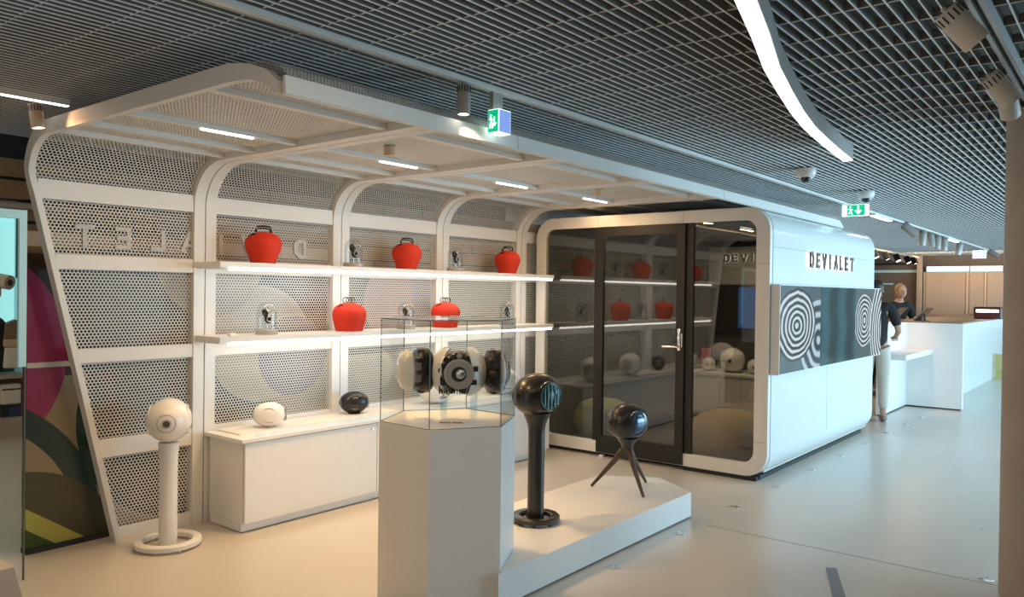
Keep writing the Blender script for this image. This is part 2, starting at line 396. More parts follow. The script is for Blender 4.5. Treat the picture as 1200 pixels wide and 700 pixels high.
ps = perf('perforated_sheet', 2.875, 3.86, wallpath, parent=pav)
for k in (1, 2):
    o = ps.copy(); C.objects.link(o); o.parent = pav; o.location.x = 1.13*k
perf('fascia_sheet', 1.76, 8.55, [(2.473, 2.337), (2.53, 2.388), (2.62, 2.425), (2.82, 2.436)], p=.016, ratio=.55, parent=pav)
# line lights set in the third purlin and small round downlights
for i, (a, b_) in enumerate(((2.15, 2.45), (3.36, 3.68), (4.51, 4.87), (5.68, 6.04))):
    l = MB().box(a, b_, 3.750, 3.770, ZU+.002, ZU+.0095).obj('line_light', M['led'], pav)
    area('pavilion_line_light', ((a+b_)/2, 3.76, ZU-.02), (0, 0, 0), .34, .04, 6, WARM)
    area('pavilion_wash', ((a+b_)/2+.1, 4.0, ZU-.02), (D(8), 0, 0), .9, .3, 3.0, WARM)
for x_ in (3.144, 5.417):
    MB().cyl((x_, 3.44, ZU-.02), (x_, 3.44, ZU+.03), .035, n=20).obj('downlight', M['beigebeam'], pav)
# back-to-front letters fixed on the outside of the sheet
STROKES = {
    'D': [(0, 0, 0, 1), (0, 1, .45, 1), (.45, 1, .75, .75), (.75, .75, .75, .25), (.75, .25, .45, 0), (.45, 0, 0, 0)],
    'E': [(0, 0, 0, 1), (0, 1, .65, 1), (0, .5, .55, .5), (0, 0, .65, 0)],
    'V': [(0, 1, .38, 0), (.38, 0, .76, 1)], 'I': [(.3, 0, .3, 1)],
    'A': [(0, 0, .38, 1), (.38, 1, .76, 0), (.15, .3, .61, .3)],
    'L': [(0, 1, 0, 0), (0, 0, .62, 0)], 'T': [(0, 1, .76, 1), (.38, 1, .38, 0)]}
def letter(ch, org, U, N, h, t, d):
    """strokes of one capital; org lower-left, U reading direction, N outward normal"""
    b = MB(); org = Vector(org); U = Vector(U); N = Vector(N); Z = Vector((0, 0, 1)); seg = []
    hh = h-t
    for kk, (x0, y0, x1, y1) in enumerate(STROKES[ch]):
        ea = -kk*.0003; eb = d+kk*.0003   # strokes overlap at the corners, so no two faces may coincide
        p = Vector((x0*hh+t/2, y0*hh+t/2)); q = Vector((x1*hh+t/2, y1*hh+t/2)); dr = (q-p).normalized(); pr = Vector((-dr.y, dr.x))*t/2
        p = p-dr*t/2; q = q+dr*t/2
        c = [p+pr, p-pr, q-pr, q+pr]
        A = [b.bm.verts.new(org+U*v.x+Z*v.y+N*ea) for v in c]; B = [b.bm.verts.new(org+U*v.x+Z*v.y+N*eb) for v in c]
        b.face(A); b.face(B[::-1])
        for i in range(4): b.face([A[i], A[(i+1) % 4], B[(i+1) % 4], B[i]])
    return b
ps_ = thing('pavilion_sign', 'large grey capital letters set in the perforated wall, reading backwards', 'sign', (0, YO, 1.78))
for i, ch in enumerate('DEVIALET'):
    xr = 3.625-i*.2165
    o = letter(ch, (xr, -.042, 0), (-1, 0, 0), (0, 1, 0), .136, .026, .02).obj('letter', M['letters'], ps_)

# shelves
for nm, zz, lab in (('u', 1.665, 'upper white wall shelf with a light strip under its front edge'), ('l', 1.185, 'lower white wall shelf with a light strip under its front edge')):
    t = thing('wall_shelf', lab, 'shelf', (0, 0, zz), 0, 'shelves on the pavilion wall')
    MB().box(2.73, 6.33, 4.545, YI-.002, .012, .055, .002).obj('board', M['white'], t)
    MB().box(2.73, 6.33, 4.53, 4.5445, .02, .055).obj('front_edge', M['white'], t)
    MB().box(2.80, 6.30, 4.528, 4.556, .001, .0195).obj('light_strip', M['led'], t)
    a = area('shelf_light', (4.55, 4.60, zz-.004), (D(20), 0, 0), 3.4, .03, 6, (1, .86, .70))

# base cabinet run on the back wall
def knob(x, y, z, par, axis=(0, -1, 0)):
    return MB().cyl((x, y, z), (x+axis[0]*.006, y+axis[1]*.006, z), .009, n=12).obj('keyhole', M['steel'], par)
cabx = [2.83, 3.93, 5.03, 6.10]
labs = ['white base cabinet at the near end of the back wall', 'white base cabinet in the middle of the back wall, behind the hexagonal case', 'white base cabinet at the booth end of the back wall']
for i, (a, b_) in enumerate(zip(cabx, cabx[1:])):
    t = thing('base_cabinet', labs[i], 'cabinet', (a, 4.396, 0), 0, 'cabinets along the back wall')
    W = b_-a
    MB().box(.0, W-.001, .024, .41, .06, .575).obj('body', M['white'], t); MB().box(.012, W-.013, .0181, .0239, .07, .565).obj('door_gap', M['dark'], t)
    MB().box(.0, W-.001, .035, .40, .006, .058).obj('toe_kick', M['white'], t)
    dr = MB().box(.003, W-.004, 0, .018, .062, .570, .001).obj('door', M['white'], t)
    knob(W-.05 if i % 2 == 0 else .05, -.0005, .53, dr)
wt = thing('worktop', 'long white worktop with clear front upstand over the wall cabinets', 'worktop', (2.80, 4.38, .577))
MB().box(0, 3.31, .0, .44, 0, .024, .002).obj('slab', M['white'], wt)
MB().box(.10, 3.31, .012, .016, .0245, .05).obj('clear_strip', M['acrylic'], wt)
MB().box(.08, 3.31, .15, .44, .0245, .032).obj('raised_panel', M['white'], wt)

# ------------------------------------------------------------------ speakers
def rotz_for(x, y, deg):
    """heading so that local -Y (front) points from the object towards the viewer, turned by deg to the viewer's left"""
    c = Vector((-x, -y)).normalized(); r2 = Vector((.624, -.781))
    f = math.cos(D(deg))*c-math.sin(D(deg))*r2
    return math.atan2(f.y, f.x)+PI/2
def speaker_parts(t, s=1.0, z=.1275, body='pearl', woof='pearl', ring='ring_grey', grille='grille', flat=False, trim=None, sink=True):
    zc = z
    b = MB(); N = 40
    # body: ellipsoid with a superellipse front outline
    b.ellipsoid((0, 0, zc*s), .125*s, .168*s, .1275*s, 48, 28)
    bo = b.obj('body', M[body], t)
    if flat: MB().lathe([(.07*s, 0), (.075*s, .012*s)], 32, Matrix.Translation((0, 0, -.001))).obj('foot', M[body], t)
    MB().torus((0, -.155*s, zc*s), (0, 1, 0), .050*s, .0016*s).torus((0, -.1655*s, zc*s), (0, 1, 0), .024*s, .0015*s).obj('front_ring', M[ring], t)
    MB().lathe([(.019*s, .0), (.019*s, .006*s), (.012*s, .009*s), (0, .010*s)], 24, Matrix.Translation((0, -.162*s, zc*s)) @ Matrix.Rotation(PI/2, 4, 'X')).obj('tweeter', M[grille], t)
    for sgn in (1, -1):
        Mx = Matrix.Translation((sgn*.088*s, 0, zc*s)) @ Matrix.Rotation(sgn*PI/2, 4, 'Y')
        wf = MB().lathe([(.088*s, 0), (.086*s, .017*s), (.078*s, .020*s), (.072*s, .012*s), (.066*s, .020*s), (.045*s, .032*s), (.02*s, .037*s), (0, .038*s)], 40, Mx).obj('woofer', M[woof], t)
        MB().torus((sgn*.1035*s, 0, zc*s), (1, 0, 0), .070*s, .0032*s).obj('surround', M[trim or ring], wf)
    if not sink: return
    bb = MB()
    for k in range(7):
        zz = (zc+(-3+k)*.018)*s; bb.box(-.05*s, .05*s, .145*s, .172*s, zz-.003*s, zz+.003*s)
    bb.obj('heat_sink', M['steel'], t)
# white speaker on column stand
def column_stand(t, m_, z0, h, r, R, flare=False):
    prof = [(r, .012), (r, h-.10), (r*1.08, h-.06), (r*(1.35 if flare else 1.1), h-.025), (r*(1.55 if flare else 1.12), h-.004)] + ([(.083, h+.014), (.080, h+.014), (0, h-.006)] if flare else [])
    MB().lathe(prof, 32).obj('column', M[m_], t)
    b = MB(); n = 48; secs = []
    ri = R-.052
    for i in range(n):
        a = 2*PI*i/n; secs.append([b.bm.verts.new((rr*math.cos(a), rr*math.sin(a), zz)) for rr, zz in ((ri, .016), (R, .016), (R, .040), (R-.008, .046), (ri+.006, .046), (ri, .040))])
    for i in range(n):
        A = secs[i]; B = secs[(i+1) % n]
        for k in range(6): b.face([A[k], A[(k+1) % 6], B[(k+1) % 6], B[k]], True)
    b.obj('base_ring', M[m_], t)
    for k in range(8):
        a = 2*PI*(k+.5)/8; MB().cyl(((R-.02)*math.cos(a), (R-.02)*math.sin(a), 0), ((R-.02)*math.cos(a), (R-.02)*math.sin(a), .018), .007, n=10).obj('foot', M[m_], t)
    MB().box(-.035, .035, r*.4, ri+.01, .018, .032).obj('bridge', M[m_], t)
x_, y_ = 2.41, 4.545
t = thing('speaker_stand', 'white column floor stand with oval ring base by the perforated wall', 'stand', (x_, y_, 0), rotz_for(x_, y_, 0))
column_stand(t, 'white', 0, .627, .052, .190)
t = thing('speaker', 'white rounded speaker on the tall white column stand at the left', 'speaker', (x_, y_, .628), rotz_for(x_, y_, 5))
speaker_parts(t, 1.02)
x_, y_ = 3.775, 2.815; PZ = .177
t = thing('speaker_stand', 'black column stand with ring base on the white plinth', 'stand', (x_, y_, PZ), rotz_for(x_, y_, -20))
column_stand(t, 'satin_black', 0, .640, .050, .145, True)
t = thing('speaker', 'black globe speaker on the tall black column stand, teal driver on its side', 'speaker', (x_, y_, .812), rotz_for(x_, y_, 48))
speaker_parts(t, 1.0, body='satin_black', woof='satin_black', ring='black', grille='satin_black', trim='teal', sink=False)
# open driver cage on the right-hand side
b = MB()
for k in range(5):
    a = D(-40+20*k); b.box(.121, .128, .08*math.sin(a)*1.0-.003, .08*math.sin(a)+.003, .1275-.07*math.cos(a), .1275+.07*math.cos(a))
b.torus((.122, 0, .1275), (1, 0, 0), .078, .004); b.obj('side_cage', M['teal'], t)
MB().lathe([(.076, 0), (.06, .008), (0, .010)], 32, Matrix.Translation((.110, 0, .1275)) @ Matrix.Rotation(PI/2, 4, 'Y')).obj('side_dome', M['teal'], t)
x_, y_ = 4.824, 2.803
t = thing('tripod_stand', 'low tripod stand with three splayed dark walnut legs on the plinth', 'stand', (x_, y_, PZ))
MB().lathe([(.0, .205), (.030, .21), (.036, .27), (.045, .318), (.066, .345), (.076, .362), (.073, .362), (0, .343)], 28).obj('hub', M['satin_black'], t)
for fx, fy in ((4.709, 3.022), (4.687, 2.594), (5.078, 2.794)):
    dx, dy = fx-x_, fy-y_
    MB().tube([(dx*.02, dy*.02, .285), (dx*.16, dy*.16, .27), (dx*.34, dy*.34, .20), (dx, dy, .008)], [.018, .020, .019, .010], 12).obj('leg', M['walnut'], t)
t = thing('speaker', 'black globe speaker on the walnut tripod, blue reflection coloured into its side driver', 'speaker', (x_, y_, PZ+.348), rotz_for(x_, y_, 53))
speaker_parts(t, 1.0, body='satin_black', woof='blue_reflection', ring='black', grille='satin_black', trim='black', sink=False)
# on the worktop
WZ = .61
def wtop(x, y, s, deg, lab, **k):
    t = thing('speaker', lab, 'speaker', (x, y, WZ+.001), rotz_for(x, y, deg), 'speakers on the long worktop'); speaker_parts(t, s, **k); return t
wtop(3.165, 4.63, .66, 76, 'small white oval speaker on the worktop, nearest the left end', flat=True)
wtop(3.945, 4.68, .66, 70, 'small black oval speaker on the worktop beside the hexagonal glass case', body='black', woof='satin_black', ring='steel', grille='black', flat=True)
wtop(4.77, 4.60, 1.0, 55, 'large white speaker on the worktop seen through the glass case', trim='black')
wtop(5.62, 4.60, 1.0, 55, 'large white speaker on the worktop at the booth end', trim='black')

# ------------------------------------------------------------------ orange red carry bags
def bag_parts(t, lobed):
    prof = [(0, 0), (.078, 0), (.084, .006), (.090, .03), (.104, .065), (.118, .10), (.123, .130), (.118, .160), (.100, .186), (.075, .202), (.04, .212), (0, .214)]
    b = MB(); b.lathe(prof, 36, Matrix.Diagonal((1, .88, 1, 1))); bo = b.obj('body', M['red'], t)
    b = MB()
    b.lathe([(r*.80, z) for r, z in prof[1:-1]], 28, Matrix.Translation((0, -.030, .0)) @ Matrix.Diagonal((1.0, 1.0, .93, 1))); b.obj('front_pocket', M['red'], t)
    if lobed:
        for sg in (1, -1):
            MB().lathe([(r*.62, z) for r, z in prof[1:-1]], 24, Matrix.Translation((sg*.052, .0, .0)) @ Matrix.Diagonal((1.0, 1.0, .92, 1))).obj('side_pocket', M['red'], t)
        for k in (-1, 0, 1):
            MB().torus((k*.024-.005, .006*k, .232), (0.1, 1, 0), .021, .0035, 20, 8).obj('handle_ring', M['black'], t)
    else:
        MB().tube([(-.045, 0, .200), (-.050, 0, .228), (-.040, 0, .250), (0, 0, .256), (.040, 0, .250), (.050, 0, .228), (.045, 0, .200)], .0065, 10).obj('handle', M['black'], t)
        MB().tube([(-.040, .03, .200), (-.043, .035, .225), (-.034, .04, .240), (0, .04, .245), (.034, .04, .240), (.043, .035, .225), (.040, .03, .200)], .005, 10).obj('handle', M['black'], t)
    MB().tube([(-.09, -.035, .178), (-.075, -.05, .190), (-.055, -.055, .199)], .008, 8).obj('buckle', M['black'], t)
z1, z2 = 1.7205, 1.2405
first = None
for x_, lab in ((3.125, 'orange red speaker bag on the upper shelf, leftmost'), (4.46, 'orange red speaker bag on the upper shelf, middle of three'), (5.76, 'orange red speaker bag on the upper shelf, nearest the booth')):
    if first is None:
        first = thing('carry_bag', lab, 'bag', (x_, 4.66, z1), -.55, 'orange red bags on the shelves'); bag_parts(first, False)
    else: dup(first, (x_, 4.66, z1), lab)
first = None
for x_, lab in ((3.875, 'lobed orange red bag with three handle rings on the lower shelf, left'), (4.925, 'lobed orange red bag on the lower shelf behind the glass case')):
    if first is None:
        first = thing('carry_bag', lab, 'bag', (x_, 4.66, z2), -.55, 'orange red bags on the shelves'); bag_parts(first, True)
    else: dup(first, (x_, 4.66, z2), lab)
# glass domes
def dome_parts(t):
    MB().lathe([(.0, 0), (.074, 0), (.076, .004), (.076, .030), (.072, .034), (0, .034)], 32).obj('base', M['lampgrey'], t)
    MB().lathe([(.069, .035), (.069, .145), (.066, .17), (.055, .195), (.036, .213), (.015, .221), (0, .222)], 32, cap=False).obj('glass_dome', M['domeglass'], t)
    b = MB(); b.cyl((0, 0, .034), (0, 0, .07), .005)
    b.obj('pin', M['chrome'], t)
    MX = Matrix.Translation((-.008, 0, .125)) @ Matrix.Rotation(D(-18), 4, 'Y')
    e = MB().ellipsoid((0, 0, .022), .020, .024, .030, 16, 10, MX).ellipsoid((.012, 0, -.022), .026, .024, .034, 16, 10, MX).obj('driver', M['black'], t)
    MB().torus((-.005, -.020, .148), (.2, 1, 0), .016, .004, 20, 6).torus((.0, -.024, .105), (.2, 1, 0), .018, .004, 20, 6).obj('driver_ring', M['steel'], t)
first = None
for x_, z_, lab in ((3.90, z1, 'glass dome with a black driver on the upper shelf, left of two'), (5.03, z1, 'glass dome with a black driver on the upper shelf, right of two'),
                    (3.15, z2, 'glass dome with a black driver on the lower shelf, leftmost'), (4.45, z2, 'glass dome with a black driver on the lower shelf, middle one'), (5.75, z2, 'glass dome with a black driver on the lower shelf, nearest the booth')):
    if first is None:
        first = thing('glass_cloche', lab, 'glass dome', (x_, 4.65, z_), .2, 'glass domes on the shelves'); dome_parts(first)
    else: dup(first, (x_, 4.65, z_), lab)
tag(MB().box(2.86, 2.90, 4.62, 4.66, z2, z2+.018, .002).obj('door_stop', M['white']), 'tiny white block at the left end of the lower shelf', 'block')

# ------------------------------------------------------------------ hexagonal pedestal, glass case and low plinth
HC = Vector((3.002, 2.806)); HR = .364; HA = 147.8
def hexp(R, c=HC): return [(c.x+R*math.cos(D(HA+60*k)), c.y+R*math.sin(D(HA+60*k))) for k in range(6)]
t = thing('hexagonal_pedestal', 'tall white hexagonal pedestal under the glass case', 'pedestal', (HC.x, HC.y, 0))
loc = [(a-HC.x, b_-HC.y) for a, b_ in hexp(HR)]
MB().prism(loc, .0, .870, 'z', .0015).obj('body', M['white'], t)
MB().prism([(a*.995, b_*.995) for a, b_ in loc], .870, .886, 'z').obj('top_board', M['white'], t)
gc = thing('glass_case', 'six sided clear glass case standing on the white pedestal', 'glass case', (HC.x, HC.y, .886))
hp = [(a*.985, b_*.985) for a, b_ in loc]
for k in range(6):
    a = Vector(hp[k]); c = Vector(hp[(k+1) % 6]); nrm = Vector((a+c)).normalized()*.006
    MB().prism([a, c, c-nrm, a-nrm], .001, .518, 'z').obj('glass_pane', M['glass'], gc)
    MB().cyl((a.x, a.y, .001), (a.x, a.y, .524), .0024, n=6).obj('edge', M['clear_edge'], gc)
MB().prism(hp, .519, .526, 'z').obj('glass_lid', M['glass'], gc)
for k in range(6):
    a = hp[k]; c = hp[(k+1) % 6]; MB().tube([(a[0], a[1], .5225), (c[0], c[1], .5225)], .0028, 6).obj('rim', M['clear_edge'], gc); MB().tube([(a[0], a[1], .003), (c[0], c[1], .003)], .0018, 6).obj('rim', M['clear_edge'], gc)
# plinth: stretched hexagon, the pedestal is let into its near end
pl = [(5.045, 2.42), (5.292, 2.80), (5.045, 3.18), (2.83, 3.18), (2.60, 2.80), (2.83, 2.42)]
inner = hexp(HR+.002)
b = MB()
# outline notched around the pedestal
pn = [(5.045, 2.42), (5.292, 2.80), (5.045, 3.18), (3.20, 3.18)]
h6 = hexp(HR+.003)
# pedestal vertices: 0:147.8 1:207.8 2:267.8 3:327.8 4:27.8 5:87.8
e = h6[5]; s4 = h6[4]; s3 = h6[3]; s2 = h6[2]
f = (3.18-s4[1])/(e[1]-s4[1]); back = (s4[0]+(e[0]-s4[0])*min(f, 1), min(3.18, e[1]))
f = (2.42-s2[1])/(s3[1]-s2[1]); front = (s2[0]+(s3[0]-s2[0])*f, 2.42)
plt = thing('low_plinth', 'long low white display plinth with pointed ends beside the pedestal', 'plinth', (0, 0, 0))
MB().prism([(5.045, 2.42), (5.292, 2.80), (5.045, 3.18), (e[0]+.0, 3.18), e, s4, s3, front], .012, .177, 'z', .0015).obj('platform', M['white'], plt)
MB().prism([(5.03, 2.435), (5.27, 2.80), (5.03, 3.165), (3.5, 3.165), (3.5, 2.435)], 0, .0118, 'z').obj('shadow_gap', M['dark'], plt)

# ---- exploded speaker inside the case (local x = viewer's right, local -y = towards the viewer)
ex = thing('cutaway_speaker', 'exploded cutaway white speaker hanging apart inside the glass case', 'speaker', (3.005, 2.80, .889), math.atan2(-.781, .624)); ex.scale = (1.08, 1.08, 1.08)
Z0 = .228; XO = .036
def disc(x, prof, m_, nm, par, tilt=0, yy=0):
    return MB().lathe(prof, 40, Matrix.Translation((x+XO, yy, Z0)) @ Matrix.Rotation(D(tilt), 4, 'Z') @ Matrix.Rotation(PI/2, 4, 'Y')).obj(nm, M[m_], par)
disc(-.262, [(0, -.030), (.05, -.026), (.085, -.010), (.100, .012), (.098, .022), (.0, .022)], 'pearl', 'side_dome', ex, 28)
dl = disc(-.205, [(.098, 0), (.108, .01), (.108, .055), (.092, .070), (.070, .072), (0, .072)], 'black', 'driver_basket', ex, 24)
dr_ = disc(.155, [(.06, -.03), (.104, -.01), (.108, .03), (.100, .05), (0, .05)], 'black', 'driver_basket', ex, 20)
disc(.192, [(.095, 0), (.100, .008), (.075, .03), (.03, .042), (0, .045)], 'pearl', 'side_dome', ex, 14)
disc(.222, [(.07, 0), (.055, .012), (.035, .02), (0, .022)], 'teal', 'phase_plate', ex, 14)
b = MB()
for k in range(10):
    a = 2*PI*k/10
    for xo in (-.18, .165): b.ellipsoid((xo+XO+.005*math.sin(k*3), .099*math.cos(a), Z0+.099*math.sin(a)), .020, .013, .013, 8, 6)
b.obj('driver_lugs', M['satin_black'], ex)
def shell(side):
    """half of the cut spherical shell: an arc open towards the viewer"""
    b = MB(); R = .128; n1, n2 = 18, 14
    grid_ = []
    for layer, rad in ((0, R), (1, R-.012)):
        g = []
        for i in range(n1+1):
            th = D(28+(152-28)*i/n1)          # polar angle from +z
            row = []
            for j in range(n2+1):
                ph = D(-62+124*j/n2) if side > 0 else D(118+124*j/n2)
                row.append(b.bm.verts.new((XO+side*.012+rad*math.sin(th)*math.cos(ph), rad*1.12*math.sin(th)*math.sin(ph), Z0+rad*math.cos(th))))
            g.append(row)
        grid_.append(g)
    for g in grid_:
        for i in range(n1):
            for j in range(n2): b.face([g[i][j], g[i][j+1], g[i+1][j+1], g[i+1][j]], True)
    A, B = grid_
    per = [(0, j) for j in range(n2)]+[(i, n2) for i in range(n1)]+[(n1, j) for j in range(n2, 0, -1)]+[(i, 0) for i in range(n1, 0, -1)]
    for k in range(len(per)):
        p = per[k]; q = per[(k+1) % len(per)]
        b.face([A[p[0]][p[1]], A[q[0]][q[1]], B[q[0]][q[1]], B[p[0]][p[1]]])
    return b.obj('shell_half', M['pearl'], ex)
shell(1); shell(-1)
b = MB(); b.ellipsoid((XO, .0, Z0), .085, .11, .10, 28, 18)
for k in range(9):
    a = 2*PI*k/9+.2; b.cyl((XO+.075*math.cos(a), -.06, Z0+.085*math.sin(a)), (XO+.075*math.cos(a), -.12, Z0+.085*math.sin(a)), .014, n=10)
for k in range(12):
    b.box(XO-.085+.006*k*2, XO-.081+.006*k*2, -.095, -.06, Z0-.10, Z0-.04)
core = b.obj('core', M['black'], ex)
front_y = -.135
MB().lathe([(0, 0), (.070, 0), (.071, .008), (.058, .011), (.056, .009), (.042, .009), (.040, .014), (0, .014)], 48, Matrix.Translation((XO+.012, front_y, Z0)) @ Matrix.Rotation(PI/2, 4, 'X')).obj('front_plate', M['lampgrey'], ex)
MB().cyl((XO+.012, front_y-.010, Z0), (XO+.012, front_y-.020, Z0), .034, n=32).obj('recess', M['black'], ex)
MB().lathe([(.022, 0), (.022, .012), (.017, .016), (0, .017)], 28, Matrix.Translation((XO+.020, front_y-.018, Z0+.002)) @ Matrix.Rotation(PI/2, 4, 'X')).obj('tweeter', M['steel'], ex)
MB().cyl((XO+.012, front_y, Z0+.085), (XO+.012, front_y-.012, Z0+.085), .012, n=16).obj('lug', M['lampgrey'], ex)
b = MB()
for k in range(8):
    a = 2*PI*k/8+.3; b.box(XO+.012+.082*math.cos(a)-.01, XO+.012+.082*math.cos(a)+.01, -.145, -.11, Z0+.082*math.sin(a)-.012, Z0+.082*math.sin(a)+.012, .003)
b.obj('magnet_frame', M['satin_black'], ex)
for xx, zt_ in ((-.070, .105), (.075, .12)):
    MB().cyl((XO+xx, 0, .002), (XO+xx, 0, zt_), .016, n=16).obj('clear_post', M['acrylic'], ex)
    MB().cyl((XO+xx, 0, zt_), (XO+xx, 0, Z0-.06), .006, n=10).obj('rod', M['chrome'], ex)
for xx in (-.22, .18):
    MB().cyl((XO+xx*.5, 0, Z0), (XO+xx, 0, Z0), .005, n=8).obj('spacer_rod', M['chrome'], ex)
t = thing('caption_label', 'two small red label strips lying on the pedestal inside the case', 'label', (3.005, 2.80, .8865), math.atan2(-.781, .624))
MB().box(-.045, .010, -.135, -.118, 0, .003).obj('label_strip', M['redlabel'], t)
MB().box(.017, .072, -.135, -.118, 0, .003).obj('label_strip', M['redlabel'], t)

# ------------------------------------------------------------------ the listening booth
BX0, BX1, BY0, BY1, BZ0, BZ1 = 6.36, 9.56, 2.38, 4.775, .035, 2.285
booth = thing('listening_booth', 'white rounded listening booth with smoked glass front', 'booth', (0, 0, 0))
def rrect(y0, y1, z0, z1, r, n=8):
    pts = []
    for (cy, cz, a0) in ((y1-r, z1-r, 0), (y0+r, z1-r, 90), (y0+r, z0+r, 180), (y1-r, z0+r, 270)):
        for i in range(-1, n+2):
            a = D(a0+90*min(max(i, 0), n)/n); e = .012 if i in (-1, n+1) else 0
            tx, tz = (math.sin(a), -math.cos(a)) if i < 0 else (-math.sin(a), math.cos(a))
            pts.append((cy+r*math.cos(a)+tx*e, cz+r*math.sin(a)+tz*e))
    return pts
def ring_ext(outer, inner, xa, xb, nm, m_, par, smooth=True, e=0.0):
    b = MB(); n = len(outer)
    L = [[b.bm.verts.new((x, p[0], p[1])) for p in loop] for loop, x in ((outer, xa), (outer, xb), (inner, xb), (inner, xa))]
    for k in range(4):
        A = L[k]; B = L[(k+1) % 4]
        for i in range(n): b.face([A[i], A[(i+1) % n], B[(i+1) % n], B[i]], smooth and k in (0, 2))
    return b.obj(nm, M[m_], par)
outer = rrect(BY0, BY1, BZ0, BZ1, .20)
ring_ext(outer, rrect(BY0+.04, BY1-.04, BZ0+.04, BZ1-.04, .17), BX0+.062, BX1, 'shell', 'booth_white', booth)
ring_ext(rrect(BY0+.004, BY1-.004, BZ0+.004, BZ1-.004, .196), rrect(2.50, 4.665, .148, 2.175, .10), BX0, BX0+.058, 'front_frame', 'white_metal', booth)
MB().box(BX0+.10, BX1-.05, BY0+.1, BY1-.1, 0, .034).obj('base', M['dark'], booth)
MB().box(BX0+.02, BX0+.07, BY0+.1, 3.14, 0.0, .034).obj('base', M['dark'], booth)
MB().box(BX0+.06, BX1-.05, BY0+.05, BY1-.05, .076, .09).obj('booth_floor', fm, booth)
MB().prism(rrect(BY0+.042, BY1-.042, BZ0+.042, BZ1-.042, .168), BX1-.06, BX1-.002, 'x').obj('end_wall', M['white_metal'], booth)
ring_ext(rrect(BY0+.041, BY1-.041, BZ0+.041, BZ1-.041, .169), rrect(BY0+.055, BY1-.055, BZ0+.055, BZ1-.055, .155), BX0+.064, BX1-.061, 'lining', 'lining', booth)
MB().prism(rrect(BY0+.056, BY1-.056, BZ0+.056, BZ1-.056, .154), BX1-.07, BX1-.061, 'x').obj('lining', M['lining'], booth)
# seams on the long side and frame
for za in (1.95,):
    MB().box(BX0+.07, BX1-.001, BY0-.0012, BY0+.001, za, za+.004).obj('seam', M['ring_grey'], booth)
for xx in (7.9,):
    MB().box(xx, xx+.003, BY0-.0012, BY0+.001, .25, .89).obj('seam', M['ring_grey'], booth)
for yy in (3.16, 4.04):
    MB().box(BX0-.001, BX0+.002, yy, yy+.003, 2.178, 2.28).obj('seam', M['ring_grey'], booth)
for zz, ya, yb in ((1.81, BY0+.005, 2.50), (1.81, 4.665, BY1-.005), (.33, BY0+.005, 2.50)):
    MB().box(BX0-.001, BX0+.002, ya, yb, zz, zz+.003).obj('seam', M['ring_grey'], booth)
# glazing: black posts, head rail, door
for y0, y1 in ((4.035, 4.085), (3.065, 3.135)):
    MB().box(BX0+.01, BX0+.05, y0, y1, .148, 2.174).obj('post', M['frame_black'], booth)
MB().box(BX0+.022, BX0+.030, 4.086, 4.664, .149, 2.174).obj('window_pane', M['tinted'], booth)
MB().box(BX0+.022, BX0+.030, 2.501, 3.064, .149, 2.174).obj('window_pane', M['tinted'], booth)
dr = MB().box(BX0-.012, BX0+.03, 3.137, 3.215, .045, 2.174).box(BX0-.012, BX0+.03, 3.975, 4.033, .045, 2.174).box(BX0-.012, BX0+.03, 3.215, 3.975, 2.085, 2.174).box(BX0-.012, BX0+.03, 3.215, 3.975, .045, .20).obj('door', M['frame_black'], booth)
MB().box(BX0+.004, BX0+.012, 3.2155, 3.9745, .201, 2.084).obj('door_pane', M['tinted'], dr)
MB().box(BX0-.022, BX0-.0125, 3.165, 3.195, 1.05, 1.245, .004).tube([(BX0-.02, 3.18, 1.085), (BX0-.055, 3.18, 1.085), (BX0-.06, 3.20, 1.085), (BX0-.06, 3.32, 1.082)], .009, 10).obj('door_handle', M['chrome'], dr)
MB().box(BX0-.020, BX0-.0125, 3.148, 3.158, 1.08, 1.20, .001).obj('lock_plate', M['chrome'], dr)
MB().cyl((BX0-.013, 4.00, 1.82), (BX0-.013, 4.00, 1.93), .008, n=10).cyl((BX0-.013, 4.00, .3), (BX0-.013, 4.00, .41), .008, n=10).obj('hinge', M['frame_black'], dr)
# inside the booth
area('booth_inside_light', (8.0, 3.6, 2.19), (0, 0, 0), 2.0, 1.2, 34, WARMW)  # area light added so the interior shows through the smoked glass
t = thing('booth_cabinet', 'white low cabinet along the far wall inside the booth', 'cabinet', (0, 0, .09))
MB().box(8.80, 9.40, 2.55, 4.30, .05, .50).obj('body', M['white'], t); MB().box(8.84, 9.40, 2.57, 4.26, 0, .05).obj('toe_kick', M['white'], t)
MB().box(8.77, 9.42, 2.53, 4.32, .50, .53).obj('top', M['white'], t)
for ya in (2.56, 3.14, 3.72): MB().box(8.785, 8.80, ya, ya+.572, .055, .49).obj('door', M['white'], t)
for x_, y_, s, lab in ((9.02, 4.12, .66, 'small white speaker on the cabinet inside the booth, left'), (9.05, 3.83, 1.15, 'large white speaker on the cabinet inside the booth, middle'), (9.02, 3.54, .7, 'small white speaker on the cabinet inside the booth, right')):
    t = thing('speaker', lab, 'speaker', (x_, y_, .6205), rotz_for(x_, y_, 10), 'speakers inside the booth'); speaker_parts(t, s)
tag(MB().box(9.20, 9.22, 4.19, 4.30, .6205, .88).obj('card', M['pink']), 'pink card standing on the booth cabinet', 'card')
bs = thing('booth_wall_sign', 'backlit dark capital letters on the grey board inside the booth', 'sign', (9.44, 4.19, 1.96))
MB().box(0, .05, -1.6, .14, -.28, .19).obj('board', M['lampgrey'], bs)
for i, ch in enumerate('DEVIALET'):
    letter(ch, (-.012, -.07-i*.112, 0), (0, -1, 0), (-1, 0, 0), .098, .018, .012).obj('letter', M['blackletter'], bs)
    letter(ch, (-.005, -.072-i*.112, .002), (0, -1, 0), (-1, 0, 0), .094, .014, .003).obj('letter_glow', M['halo'], bs)
